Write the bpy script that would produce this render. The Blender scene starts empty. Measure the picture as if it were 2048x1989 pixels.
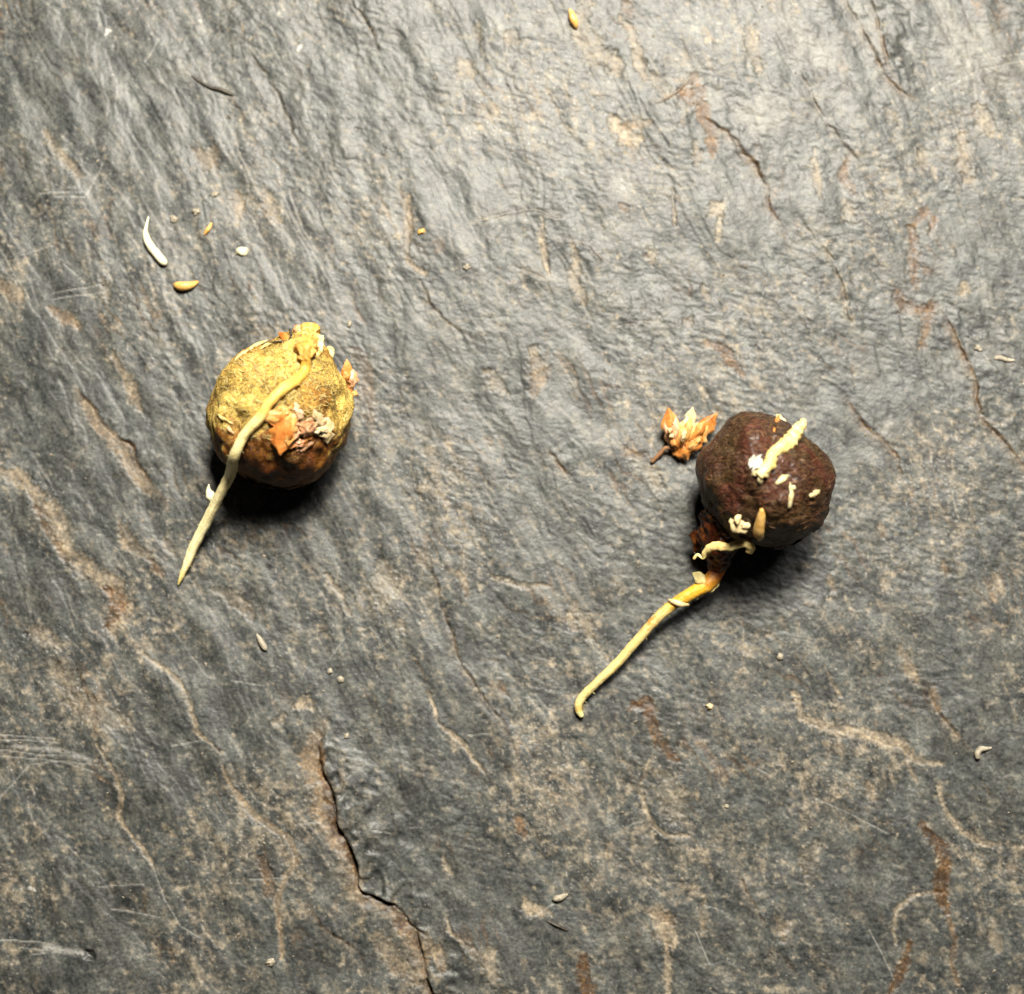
import bpy, math, random
import numpy as np
from mathutils import Vector, Matrix, noise as mnoise
from mathutils.bvhtree import BVHTree

random.seed(7)
rng = np.random.default_rng(11)
sc = bpy.context.scene
C = sc.collection

# ------------------------------------------------------------------ camera, light, exposure
S = 3.6e-5                       # metres per photo pixel on the stone
W, H = 2048.0, 1989.0
HFOV = math.radians(35.0)
TILT = math.radians(4.0)
TH = math.tan(HFOV / 2)
DIST = (W / 2 * S) / TH
CT, ST = math.cos(TILT), math.sin(TILT)
CAM = Vector((0.0, -DIST * ST, DIST * CT))

cam_data = bpy.data.cameras.new('camera')
cam = bpy.data.objects.new('camera', cam_data)
C.objects.link(cam)
cam.location = CAM
cam.rotation_euler = (TILT, 0, 0)
cam_data.sensor_fit = 'HORIZONTAL'
cam_data.angle = HFOV
cam_data.clip_start = 0.005
cam_data.clip_end = 10.0
cam_data.dof.use_dof = True
cam_data.dof.focus_distance = DIST - 0.0045
cam_data.dof.aperture_fstop = 20.0
sc.camera = cam

world = bpy.data.worlds.new('World')
sc.world = world
world.use_nodes = True
wb = world.node_tree.nodes['Background']
wb.inputs[0].default_value = (0.80, 0.90, 1.0, 1)
wb.inputs[1].default_value = 0.014


def area_lamp(name, loc, aim, size, power, col):
    l = bpy.data.lights.new(name, 'AREA')
    l.shape = 'DISK'
    l.size = size
    l.energy = power
    l.color = col
    o = bpy.data.objects.new(name, l)
    C.objects.link(o)
    o.location = loc
    o.rotation_euler = (Vector(aim) - Vector(loc)).to_track_quat('-Z', 'Y').to_euler()
    return o


area_lamp('desk_lamp', (0.020, 0.098, 0.162), (0.0, 0.0, 0.0), 0.052, 1.30, (1.0, 0.935, 0.815))
area_lamp('window_light', (0.13, 0.23, 0.38), (0.0, 0.0, 0.0), 0.20, 1.3, (1.0, 0.97, 0.92))

sc.view_settings.view_transform = 'Standard'
sc.view_settings.look = 'None'
sc.view_settings.gamma = 1.0
sc.view_settings.exposure = 0.0


# ------------------------------------------------------------------ pixel <-> place
def P(px, py, z=0.0):
    """the point at height z (in photo-pixel units) that is seen at photo pixel px, py"""
    u = (px - W / 2) / (W / 2) * TH
    v = -(py - H / 2) / (W / 2) * TH
    d = Vector((u, v * CT + ST, v * ST - CT))
    k = (z * S - CAM.z) / d.z
    return CAM + d * k


def project(X, Y):
    """photo pixel of ground points (numpy arrays)"""
    dx, dy, dz = X - CAM.x, Y - CAM.y, -CAM.z
    v = dy * CT + dz * ST
    w = dy * ST - dz * CT
    return W / 2 + dx / w / TH * W / 2, H / 2 - v / w / TH * W / 2


# ------------------------------------------------------------------ noise
def perlin(x, y, seed):
    r = np.random.default_rng(seed)
    perm = r.permutation(256)
    ang = r.random(256) * 2 * np.pi
    gxv, gyv = np.cos(ang), np.sin(ang)
    xi = np.floor(x).astype(np.int64)
    yi = np.floor(y).astype(np.int64)
    xf, yf = x - xi, y - yi
    u = xf * xf * xf * (xf * (xf * 6 - 15) + 10)
    v = yf * yf * yf * (yf * (yf * 6 - 15) + 10)

    def g(ix, iy, fx, fy):
        h = perm[(perm[ix & 255] + iy) & 255]
        return gxv[h] * fx + gyv[h] * fy
    a = g(xi, yi, xf, yf)
    b = g(xi + 1, yi, xf - 1, yf)
    c = g(xi, yi + 1, xf, yf - 1)
    d = g(xi + 1, yi + 1, xf - 1, yf - 1)
    return 1.5 * ((a * (1 - u) + b * u) * (1 - v) + (c * (1 - u) + d * u) * v)


def fbm(x, y, seed, octv=4, gain=0.5):
    s, a, t = 0.0, 1.0, 0.0
    for i in range(octv):
        s = s + a * perlin(x * 2 ** i + 17.3 * i, y * 2 ** i + 9.1 * i, seed + i)
        t += a
        a *= gain
    return s / t


def sstep(a, b, x):
    t = np.clip((x - a) / (b - a), 0, 1)
    return t * t * (3 - 2 * t)


# ------------------------------------------------------------------ node helpers
class NT:
    def __init__(self, name):
        self.m = bpy.data.materials.new(name)
        self.m.use_nodes = True
        self.t = self.m.node_tree
        self.n = self.t.nodes
        self.b = self.n['Principled BSDF']

    def node(self, kind, **kw):
        o = self.n.new(kind)
        for k, v in kw.items():
            setattr(o, k, v)
        return o

    def link(self, a, b):
        self.t.links.new(a, b)

    def val(self, sock, v):
        if hasattr(v, 'is_output'):
            self.link(v, sock)
        else:
            sock.default_value = v

    def coords(self, scale=(1, 1, 1), rot=(0, 0, 0), src='Object'):
        tc = self.node('ShaderNodeTexCoord')
        mp = self.node('ShaderNodeMapping')
        mp.inputs['Scale'].default_value = scale
        mp.inputs['Rotation'].default_value = rot
        self.link(tc.outputs[src], mp.inputs['Vector'])
        return mp.outputs[0]

    def noise(self, vec, scale, detail=4, rough=0.55, dist=0.0):
        o = self.node('ShaderNodeTexNoise')
        o.inputs['Scale'].default_value = scale
        o.inputs['Detail'].default_value = detail
        o.inputs['Roughness'].default_value = rough
        o.inputs['Distortion'].default_value = dist
        self.link(vec, o.inputs['Vector'])
        return o.outputs[0]

    def ramp(self, fac, stops):
        o = self.node('ShaderNodeValToRGB')
        e = o.color_ramp.elements
        while len(e) < len(stops):
            e.new(0.5)
        for i, (p, c) in enumerate(stops):
            e[i].position = p
            e[i].color = tuple(c) + (1,) if len(c) == 3 else c
        self.link(fac, o.inputs[0])
        return o.outputs[0]

    def rng(self, v, a, b, c=0.0, d=1.0):
        o = self.node('ShaderNodeMapRange')
        o.inputs[1].default_value, o.inputs[2].default_value = a, b
        o.inputs[3].default_value, o.inputs[4].default_value = c, d
        self.link(v, o.inputs[0])
        return o.outputs[0]

    def mix(self, fac, a, b, mode='MIX'):
        o = self.node('ShaderNodeMix', data_type='RGBA', blend_type=mode)
        self.val(o.inputs[0], fac)
        self.val(o.inputs[6], a if hasattr(a, 'is_output') else tuple(a) + (1,))
        self.val(o.inputs[7], b if hasattr(b, 'is_output') else tuple(b) + (1,))
        return o.outputs[2]

    def math(self, op, a, b=0.0):
        o = self.node('ShaderNodeMath', operation=op)
        self.val(o.inputs[0], a)
        self.val(o.inputs[1], b)
        return o.outputs[0]

    def attr(self, name):
        return self.node('ShaderNodeAttribute', attribute_name=name)

    def bump(self, h, strength, dist, prev=None):
        o = self.node('ShaderNodeBump')
        o.inputs['Strength'].default_value = strength
        o.inputs['Distance'].default_value = dist
        self.link(h, o.inputs['Height'])
        if prev is not None:
            self.link(prev, o.inputs['Normal'])
        return o.outputs[0]

    def out(self, color=None, rough=None, spec=None, normal=None, sss=None, coat=None, coat_normal=None):
        b = self.b
        if color is not None:
            self.val(b.inputs['Base Color'], color if hasattr(color, 'is_output') else tuple(color) + (1,))
        if rough is not None:
            self.val(b.inputs['Roughness'], rough)
        if spec is not None:
            self.val(b.inputs['Specular IOR Level'], spec)
        if normal is not None:
            self.link(normal, b.inputs['Normal'])
        if sss is not None:
            w, rad, scl = sss
            b.inputs['Subsurface Weight'].default_value = w
            b.inputs['Subsurface Radius'].default_value = rad
            b.inputs['Subsurface Scale'].default_value = scl
        if coat is not None:
            b.inputs['Coat Weight'].default_value = coat[0]
            b.inputs['Coat Roughness'].default_value = coat[1]
            if coat_normal is not None or normal is not None:
                self.link(coat_normal or normal, b.inputs['Coat Normal'])
        return self.m


# ------------------------------------------------------------------ mesh helpers
def tag(o, label, cat, group=None):
    o['label'] = label
    o['category'] = cat
    if group:
        o['group'] = group
    return o


def thing(name, loc, label, cat, group=None):
    o = bpy.data.objects.new(name, None)
    o.empty_display_size = 0.002
    C.objects.link(o)
    o.location = loc
    return tag(o, label, cat, group)


def world_loc(o):
    l = Vector(o.location)
    while o.parent is not None:
        o = o.parent
        l += Vector(o.location)
    return l


def obj(name, verts, faces, mat, parent=None, smooth=True, origin=None):
    """verts in world metres; linked as one mesh under parent, or with its own origin at its base"""
    v = np.array([tuple(p) for p in verts], dtype=float)
    if parent is not None:
        o0 = np.array(world_loc(parent))
    elif origin is not None:
        o0 = np.array(tuple(origin))
    else:
        o0 = np.array([v[:, 0].mean(), v[:, 1].mean(), v[:, 2].min()])
    me = bpy.data.meshes.new(name)
    me.from_pydata((v - o0).tolist(), [], [tuple(f) for f in faces])
    me.materials.append(mat)
    if smooth:
        me.polygons.foreach_set('use_smooth', [True] * len(me.polygons))
    me.update()
    o = bpy.data.objects.new(name, me)
    C.objects.link(o)
    if parent is not None:
        o.parent = parent
    else:
        o.location = o0
    return o


def catmull(pts, n):
    p = np.array([tuple(q) for q in pts], dtype=float)
    p = np.vstack([2 * p[0] - p[1], p, 2 * p[-1] - p[-2]])
    m = len(p) - 3
    out = []
    for t in np.linspace(0, m - 1e-6, n):
        i = int(t)
        f = t - i
        a, b, c, d = p[i], p[i + 1], p[i + 2], p[i + 3]
        out.append(0.5 * ((2 * b) + (c - a) * f + (2 * a - 5 * b + 4 * c - d) * f * f + (3 * b - a - 3 * c + d) * f ** 3))
    return np.array(out)


def tube(ctrl, rad, n=40, seg=12, wob=0.0, wscale=600.0, flat=None, seed=0):
    """ctrl: world points, rad: radii (photo px) at the ctrl points. flat: factor on the thickness."""
    path = catmull([list(c) + [r * S] for c, r in zip(ctrl, rad)], n)
    pts, rr = path[:, :3], np.maximum(path[:, 3], 0.2 * S)
    verts, faces = [], []
    up = Vector((0, 0, 1))
    for i in range(n):
        a = Vector(pts[max(i - 1, 0)])
        b = Vector(pts[min(i + 1, n - 1)])
        t = (b - a).normalized()
        side = t.cross(up)
        if side.length < 1e-4:
            side = Vector((1, 0, 0))
        side.normalize()
        nn = side.cross(t)
        for k in range(seg):
            th = 2 * math.pi * k / seg
            r = rr[i]
            d = side * math.cos(th) + nn * math.sin(th) * (flat or 1.0)
            p = Vector(pts[i]) + d * r
            if wob:
                p += d * r * wob * mnoise.noise(p / S / wscale * 60 + Vector((seed, 0, 0)))
            verts.append(p)
    for i in range(n - 1):
        for k in range(seg):
            k2 = (k + 1) % seg
            faces.append((i * seg + k, i * seg + k2, (i + 1) * seg + k2, (i + 1) * seg + k))
    verts.append(Vector(pts[0]))
    verts.append(Vector(pts[-1]))
    c0, c1 = n * seg, n * seg + 1
    for k in range(seg):
        k2 = (k + 1) % seg
        faces.append((c0, k2, k))
        faces.append((c1, (n - 1) * seg + k, (n - 1) * seg + k2))
    return verts, faces


def leaf(p0, p1, width, nrm, bulge=6.0, cup=0.25, thick=1.2, nl=9, nw=5, tip=0.7, seed=0, jag=0.30, base=0.35, crump=2.5):
    """a thin curved scale from p0 to p1 (world), widths in photo px, nrm its outer side"""
    p0, p1 = Vector(p0), Vector(p1)
    t = p1 - p0
    nrm = Vector(nrm)
    nrm = (nrm - t * (nrm.dot(t) / t.length_squared)).normalized()
    side = t.normalized().cross(nrm)
    verts, faces = [], []
    for layer in (0, 1):
        for i in range(nl):
            f = i / (nl - 1)
            w = (base + (1 - base) * math.sin(min(1.0, f / 0.55) * math.pi / 2)) if f < 0.55 else max(0.04, 1 - ((f - 0.55) / 0.45) ** (1.0 + tip))
            for j in range(nw):
                g = j / (nw - 1) * 2 - 1
                jj = 1 + jag * (mnoise.noise(Vector((seed * 3.1 + f * 6, g * 1.5, seed))) + 0.8 * mnoise.noise(Vector((seed * 1.1 + f * 17, g * 2.5, seed))))
                off = g * width * 0.5 * w * jj
                hgt = bulge * math.sin(f * math.pi) - cup * width * 0.5 * w * g * g + crump * mnoise.noise(Vector((f * 3.5, g * 2.4, seed * 1.7)))
                p = p0 + t * f + side * off * S + nrm * (hgt - layer * thick * (1 - 0.6 * abs(g))) * S
                verts.append(p)
    m = nl * nw
    for i in range(nl - 1):
        for j in range(nw - 1):
            a = i * nw + j
            q = (a, a + 1, a + nw + 1, a + nw)
            faces.append(q)
            faces.append(tuple(m + x for x in reversed(q)))
    rim = [j for j in range(nw)] + [i * nw + nw - 1 for i in range(1, nl)] + [(nl - 1) * nw + j for j in range(nw - 2, -1, -1)] + [i * nw for i in range(nl - 2, 0, -1)]
    for a, b in zip(rim, rim[1:] + rim[:1]):
        faces.append((b, a, m + a, m + b))
    return verts, faces


def pebble(center, rx, ry, rz, ang, seed, rough=0.25, n=13, m=8, power=1.0):
    """irregular little lump, radii in photo px, long axis turned by ang (degrees, picture sense)"""
    c = Vector(center)
    ca, sa = math.cos(math.radians(-ang)), math.sin(math.radians(-ang))
    verts, faces = [], []
    for j in range(m + 1):
        ph = math.pi * j / m
        for i in range(n):
            th = 2 * math.pi * i / n
            d = Vector((math.sin(ph) * math.cos(th), math.sin(ph) * math.sin(th), math.cos(ph)))
            k = 1 + rough * 1.6 * mnoise.noise(d * 1.5 + Vector((seed * 5.3, seed, 0))) + rough * 1.1 * mnoise.noise(d * 3.3 + Vector((seed, 3, 1)))
            x, y, z = d.x * rx * k, d.y * ry * k * (1 - 0.35 * power * (d.x * 0.5 + 0.5) if power > 1 else 1), d.z * rz * k
            verts.append(c + Vector((x * ca - y * sa, x * sa + y * ca, z)) * S)
    for j in range(m):
        for i in range(n):
            i2 = (i + 1) % n
            faces.append((j * n + i, (j + 1) * n + i, (j + 1) * n + i2, j * n + i2))
    return verts, faces


# ------------------------------------------------------------------ the stone
STEP = 2.45
core = 1130.0
lin = np.arange(-core, core + 0.1, STEP)
ext = core + np.cumsum(np.geomspace(2.6, 45, 100))
ax = np.concatenate([-ext[::-1], lin, ext])
GX, GY = np.meshgrid(ax, ax)              # photo-pixel units on the stone; GY points down the picture
NX = len(ax)
X, Y = GX * S, -GY * S
PX, PY = project(X, Y)

# grain of the slate runs down and a little to the right
ca_, sa_ = math.cos(math.radians(63)), math.sin(math.radians(63))
AL = GX * ca_ + GY * sa_
AC = GX * sa_ - GY * ca_

wx = 9 * fbm(GX / 42, GY / 42, 101, 5, 0.6)
wy = 9 * fbm(GX / 42, GY / 42, 111, 5, 0.6)
FX, FY = PX + wx, PY + wy                 # ragged copy of the coordinates for the traced marks

hgt = 9 * fbm(GX / 620, GY / 620, 1, 2)
# cleavage terraces
tn = fbm(AL / 520 + 3.0, AC / 170 + 1.0, 21, 5, 0.48) * 7.0
tfl = np.floor(tn)
tfr = tn - tfl
ter = tfl + sstep(0.40, 0.60, tfr)
hgt += 0.8 * ter + 5.0 * fbm(AL / 190, AC / 85, 25, 2)
edge = np.exp(-((tfr - 0.42) / 0.10) ** 2)
tn2 = fbm(AL / 210 + 8.0, AC / 85 + 5.0, 31, 4, 0.5) * 5.0
t2f = tn2 - np.floor(tn2)
hgt += 0.3 * (np.floor(tn2) + sstep(0.35, 0.65, t2f))
edge2 = np.exp(-((t2f - 0.38) / 0.12) ** 2)
# fine ripples of the split face
c2, s2 = math.cos(math.radians(18)), math.sin(math.radians(18))
RU = GX * c2 + GY * s2
RV = -GX * s2 + GY * c2
rw = 5 * perlin(GX / 40, GY / 40, 55)
rip = fbm(RU / 30, (RV + rw) / 13, 41, 3, 0.55)
rip_amt = 0.12 + 0.88 * sstep(-0.32, 0.36, fbm(GX / 210, GY / 210, 61, 3) + (GX - GY) / 3800.0)
hgt += 1.55 * rip * rip_amt
mid = fbm(AL / 90, AC / 48, 71, 4, 0.48)
hgt += 2.4 * mid
fine = fbm(GX / 8.0, GY / 6.5, 81, 2)
hgt += 0.35 * fine

tan = np.zeros_like(hgt)
rust = np.zeros_like(hgt)
pale = np.zeros_like(hgt)
dark = np.zeros_like(hgt)

fl = fbm(AL / 46, AC / 24, 91, 4, 0.6)
fl2 = fbm(GX / 17, GY / 13, 95, 3, 0.6)
reg = fbm(GX / 330, GY / 330, 97, 3)
tan += 0.42 * sstep(0.08, 0.50, 0.42 * fl + 0.34 * reg + 0.30 * fl2 + 0.55 * fbm(GX / 46, GY / 40, 93, 4, 0.6) + GY / 9000.0)
tan += 0.30 * edge * sstep(-0.05, 0.35, fl2 + reg * 0.8)
tan += 0.15 * edge2 * sstep(0.0, 0.4, fl2 + reg)
tan += 0.18 * sstep(0.22, 0.55, fl2 + 0.25 * reg)
rust += 0.5 * edge * sstep(0.10, 0.5, fbm(GX / 150, GY / 150, 131, 3))
spk = perlin(GX / 5.2, GY / 4.6, 141)
pale += 0.40 * sstep(0.58, 0.85, spk + 0.25 * fl2 + 0.45 * reg)
dark += 0.8 * sstep(0.22, 0.5, fbm(AL / 60, AC / 30, 151, 4, 0.6))


blot0 = fbm(GX / 34, GY / 30, 175, 3, 0.6)


def window(pts, pad):
    xs = [p[0] for p in pts]
    ys = [p[1] for p in pts]
    # rows and columns of the grid that can contain the mark
    q = [project(0, 0)]
    sel = (PX > min(xs) - pad) & (PX < max(xs) + pad) & (PY > min(ys) - pad) & (PY < max(ys) + pad)
    if not sel.any():
        return None
    r = np.where(sel.any(axis=1))[0]
    c = np.where(sel.any(axis=0))[0]
    return slice(r[0], r[-1] + 1), slice(c[0], c[-1] + 1)


def line_dist(pts, w, warp=1.0):
    x = PX[w] + (FX[w] - PX[w]) * warp
    y = PY[w] + (FY[w] - PY[w]) * warp
    best = np.full(x.shape, 1e9)
    sgn = np.ones(x.shape)
    par = np.zeros(x.shape)
    L = [math.dist(a, b) for a, b in zip(pts, pts[1:])]
    tot, acc = sum(L), 0.0
    for (a, b), l in zip(zip(pts, pts[1:]), L):
        dx, dy = b[0] - a[0], b[1] - a[1]
        t = np.clip(((x - a[0]) * dx + (y - a[1]) * dy) / (l * l), 0, 1)
        qx, qy = x - (a[0] + t * dx), y - (a[1] + t * dy)
        d = np.hypot(qx, qy)
        m = d < best
        best = np.where(m, d, best)
        sgn = np.where(m, np.sign(dx * (y - a[1]) - dy * (x - a[0])), sgn)
        par = np.where(m, (acc + t * l) / tot, par)
        acc += l
    return best, sgn, par


def crack(pts, high=1, lift=7.0, groove=6.0, gw=2.4, stain=22, tn_=0.6, rs=0.4, dk=0.7, warp=1.0):
    """a broken edge: the side `high` (+1 = left-hand of travel in the picture, seen from above is right) stands proud"""
    w = window(pts, 90)
    if w is None:
        return
    pts = [tuple(q) for q in catmull(pts, (6 if lift > 10 else 2) * len(pts))]
    d, sg, par = line_dist(pts, w, warp)
    sd = d * sg * high
    tap = np.sin(np.clip(par, 0, 1) * np.pi) ** 0.6 * (0.25 + 0.75 * sstep(-0.30, 0.25, fbm(AL[w] / 38, AC[w] / 38, 171, 2)))
    if lift < 11:
        groove *= 0.26
        dk *= 0.38
        lift = lift * 0.55
        rs = min(1.0, rs + 0.2)
    hgt[w] += tap * lift * (sstep(-2.5, 2.5, sd) * np.exp(-np.maximum(sd, 0) / 55) - 0.5 * (1 - sstep(-2.5, 2.5, sd)) * np.exp(-np.maximum(-sd, 0) / 26))
    hgt[w] -= tap * groove * np.exp(-((sd + 1.5) / gw) ** 2)
    low = (sd < 2)
    s = low * np.exp(-(np.maximum(-sd, 0) / stain) ** 2) * sstep(-0.35, 0.3, fl2[w] + 0.4 * mid[w])
    tan[w] = np.maximum(tan[w], tn_ * s * (0.3 + 0.7 * tap))
    rust[w] = np.maximum(rust[w], rs * low * np.exp(-(np.maximum(-sd, 0) / (stain * 0.6)) ** 2) * (0.2 + 0.8 * tap))
    dark[w] = np.maximum(dark[w], dk * tap * np.exp(-((sd + 0.5) / (gw * 1.2)) ** 2))


def stain(pts, wd, tn_=0.0, rs=0.0, pl=0.0, dk=0.0, relief=0.0, soft=0.32, rag=0.95):
    if len(pts) == 1:
        pts = [pts[0], (pts[0][0] + 0.5, pts[0][1] + 0.5)]
    w = window(pts, wd * 2 + 16)
    if w is None:
        return
    d, sg, par = line_dist(pts, w)
    tapw = wd * (0.55 + 0.45 * np.sin(np.clip(par, 0, 1) * np.pi))
    m = 1 - sstep(tapw * (1 - soft), tapw * (1 + soft * 0.6), d + rag * wd * (fl2[w] + 0.45 * fl[w] + 0.35 * fine[w] + 0.25 * spk[w] + 0.5 * mid[w]))
    dens = np.clip(0.46 + 0.75 * sstep(-0.32, 0.34, fl2[w] + 0.4 * fine[w] + 0.5 * blot0[w] - 0.5 * mid[w]), 0, 1.15)
    for arr, v in ((tan, tn_), (rust, rs * 1.25), (pale, pl), (dark, dk)):
        if v > 0:
            arr[w] = np.maximum(arr[w], v * m * dens)
        elif v < 0:
            arr[w] = arr[w] * (1 + v * m)
    if relief:
        hgt[w] += relief * m


def scratch(pts, wd=1.2, pl=0.42):
    w = window(pts, 14)
    if w is None:
        return
    d, sg, par = line_dist(pts, w, 0.25)
    m = np.exp(-(d / wd) ** 2) * sstep(-0.5, 0.1, spk[w] + 0.3 * fl2[w] + 0.25)
    pale[w] = np.maximum(pale[w], pl * m)
    hgt[w] -= 0.8 * m


# --- traced broken edges
crack([(157, 778), (181, 809), (216, 855), (240, 879), (265, 890), (279, 928), (303, 966), (331, 1001)], -1, 8, 6, 3, 20, 0.55, 0.65)
crack([(653, 1455), (640, 1497), (648, 1544), (671, 1596), (676, 1654), (700, 1690), (713, 1727), (721, 1779), (768, 1800), (799, 1816), (825, 1852), (857, 1873)], -1, 16, 12, 3.2, 34, 0.9, 0.95, 1.0, 0.75)
crack([(830, 1860), (846, 1915), (857, 1957), (872, 2000), (880, 2030)], -1, 12, 12, 3.5, 30, 0.9, 0.7, 0.8)
crack([(857, 1110), (888, 1220), (909, 1278), (919, 1319), (956, 1377), (987, 1419), (1007, 1444), (1031, 1490), (1040, 1540)], -1, 5, 5, 2.4, 14, 0.45, 0.1)
crack([(1306, 209), (1348, 193), (1390, 152)], 1, 6, 6, 3, 14, 0.4, 0.3)
crack([(1405, 230), (1442, 256), (1473, 282), (1505, 319), (1536, 366), (1539, 402), (1557, 444)], -1, 7, 6, 2.6, 14, 0.5, 0.55)
crack([(1687, -10), (1719, 42), (1740, 89), (1766, 141), (1802, 183), (1830, 200)], -1, 7, 7, 3, 16, 0.3, 0.3, 0.6)
crack([(1740, -10), (1761, 63), (1776, 120), (1800, 170)], -1, 7, 7, 3, 16, 0.3, 0.3, 0.6)
crack([(1604, 444), (1646, 491), (1677, 543), (1690, 585), (1693, 622), (1715, 665)], -1, 6, 6, 2.4, 10, 0.3, 0.05)
crack([(1870, 601), (1902, 653), (1928, 705), (1951, 760), (1962, 830), (1993, 865), (2021, 900), (2060, 945)], -1, 7, 6, 2.4, 15, 0.5, 0.55)
crack([(1697, 799), (1721, 837), (1749, 869), (1781, 893), (1798, 924), (1806, 960)], -1, 5, 5, 2.4, 14, 0.5, 0.5)
crack([(1855, 1361), (1875, 1424), (1907, 1460), (1938, 1492)], -1, 6, 6, 2.6, 14, 0.6, 0.3)
crack([(1480, 1740), (1489, 1769), (1510, 1810), (1531, 1847)], -1, 5, 5, 2.4, 14, 0.5, 0.2)
crack([(1540, 1892), (1570, 1915), (1590, 1945)], -1, 5, 4, 2.4, 14, 0.3, 0.1)
crack([(836, 554), (857, 592), (880, 630), (930, 668)], -1, 4, 4, 2.4, 10, 0.25, 0.1, 0.5)
crack([(944, 446), (1000, 432), (1059, 422), (1101, 432), (1140, 434)], 1, 5, 4, 3, 12, 0.1, 0.0, 0.4)
crack([(1115, 484), (1171, 488), (1200, 520), (1260, 545)], 1, 4, 4, 3, 12, 0.2, 0.1, 0.5)
crack([(1020, 530), (1060, 548), (1090, 562)], 1, 4, 4, 3, 12, 0.3, 0.1, 0.5)
crack([(1230, 655), (1270, 648), (1320, 646)], 1, 4, 5, 4, 12, 0.0, 0.0, 0.5)
crack([(1101, 900), (1119, 931), (1140, 952)], -1, 7, 7, 3.4, 14, 0.4, 0.5, 0.6)
crack([(616, 1800), (637, 1842), (690, 1884), (724, 1910), (728, 1940)], -1, 4, 3, 2.4, 10, 0.5, 0.15, 0.3)
crack([(1590, 90), (1610, 160), (1650, 240), (1700, 300), (1760, 380)], -1, 4, 3, 2.5, 10, 0.15, 0.0, 0.4)
crack([(700, 0), (745, 60), (760, 110)], -1, 5, 4, 3, 10, 0.1, 0.0, 0.4)
crack([(500, 100), (540, 160), (580, 240), (600, 300)], -1, 4, 3, 3, 10, 0.1, 0.0, 0.3)
crack([(1180, 1380), (1220, 1470), (1262, 1560), (1290, 1620)], 1, 3, 3, 2.2, 8, 0.2, 0.0, 0.3)

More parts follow.
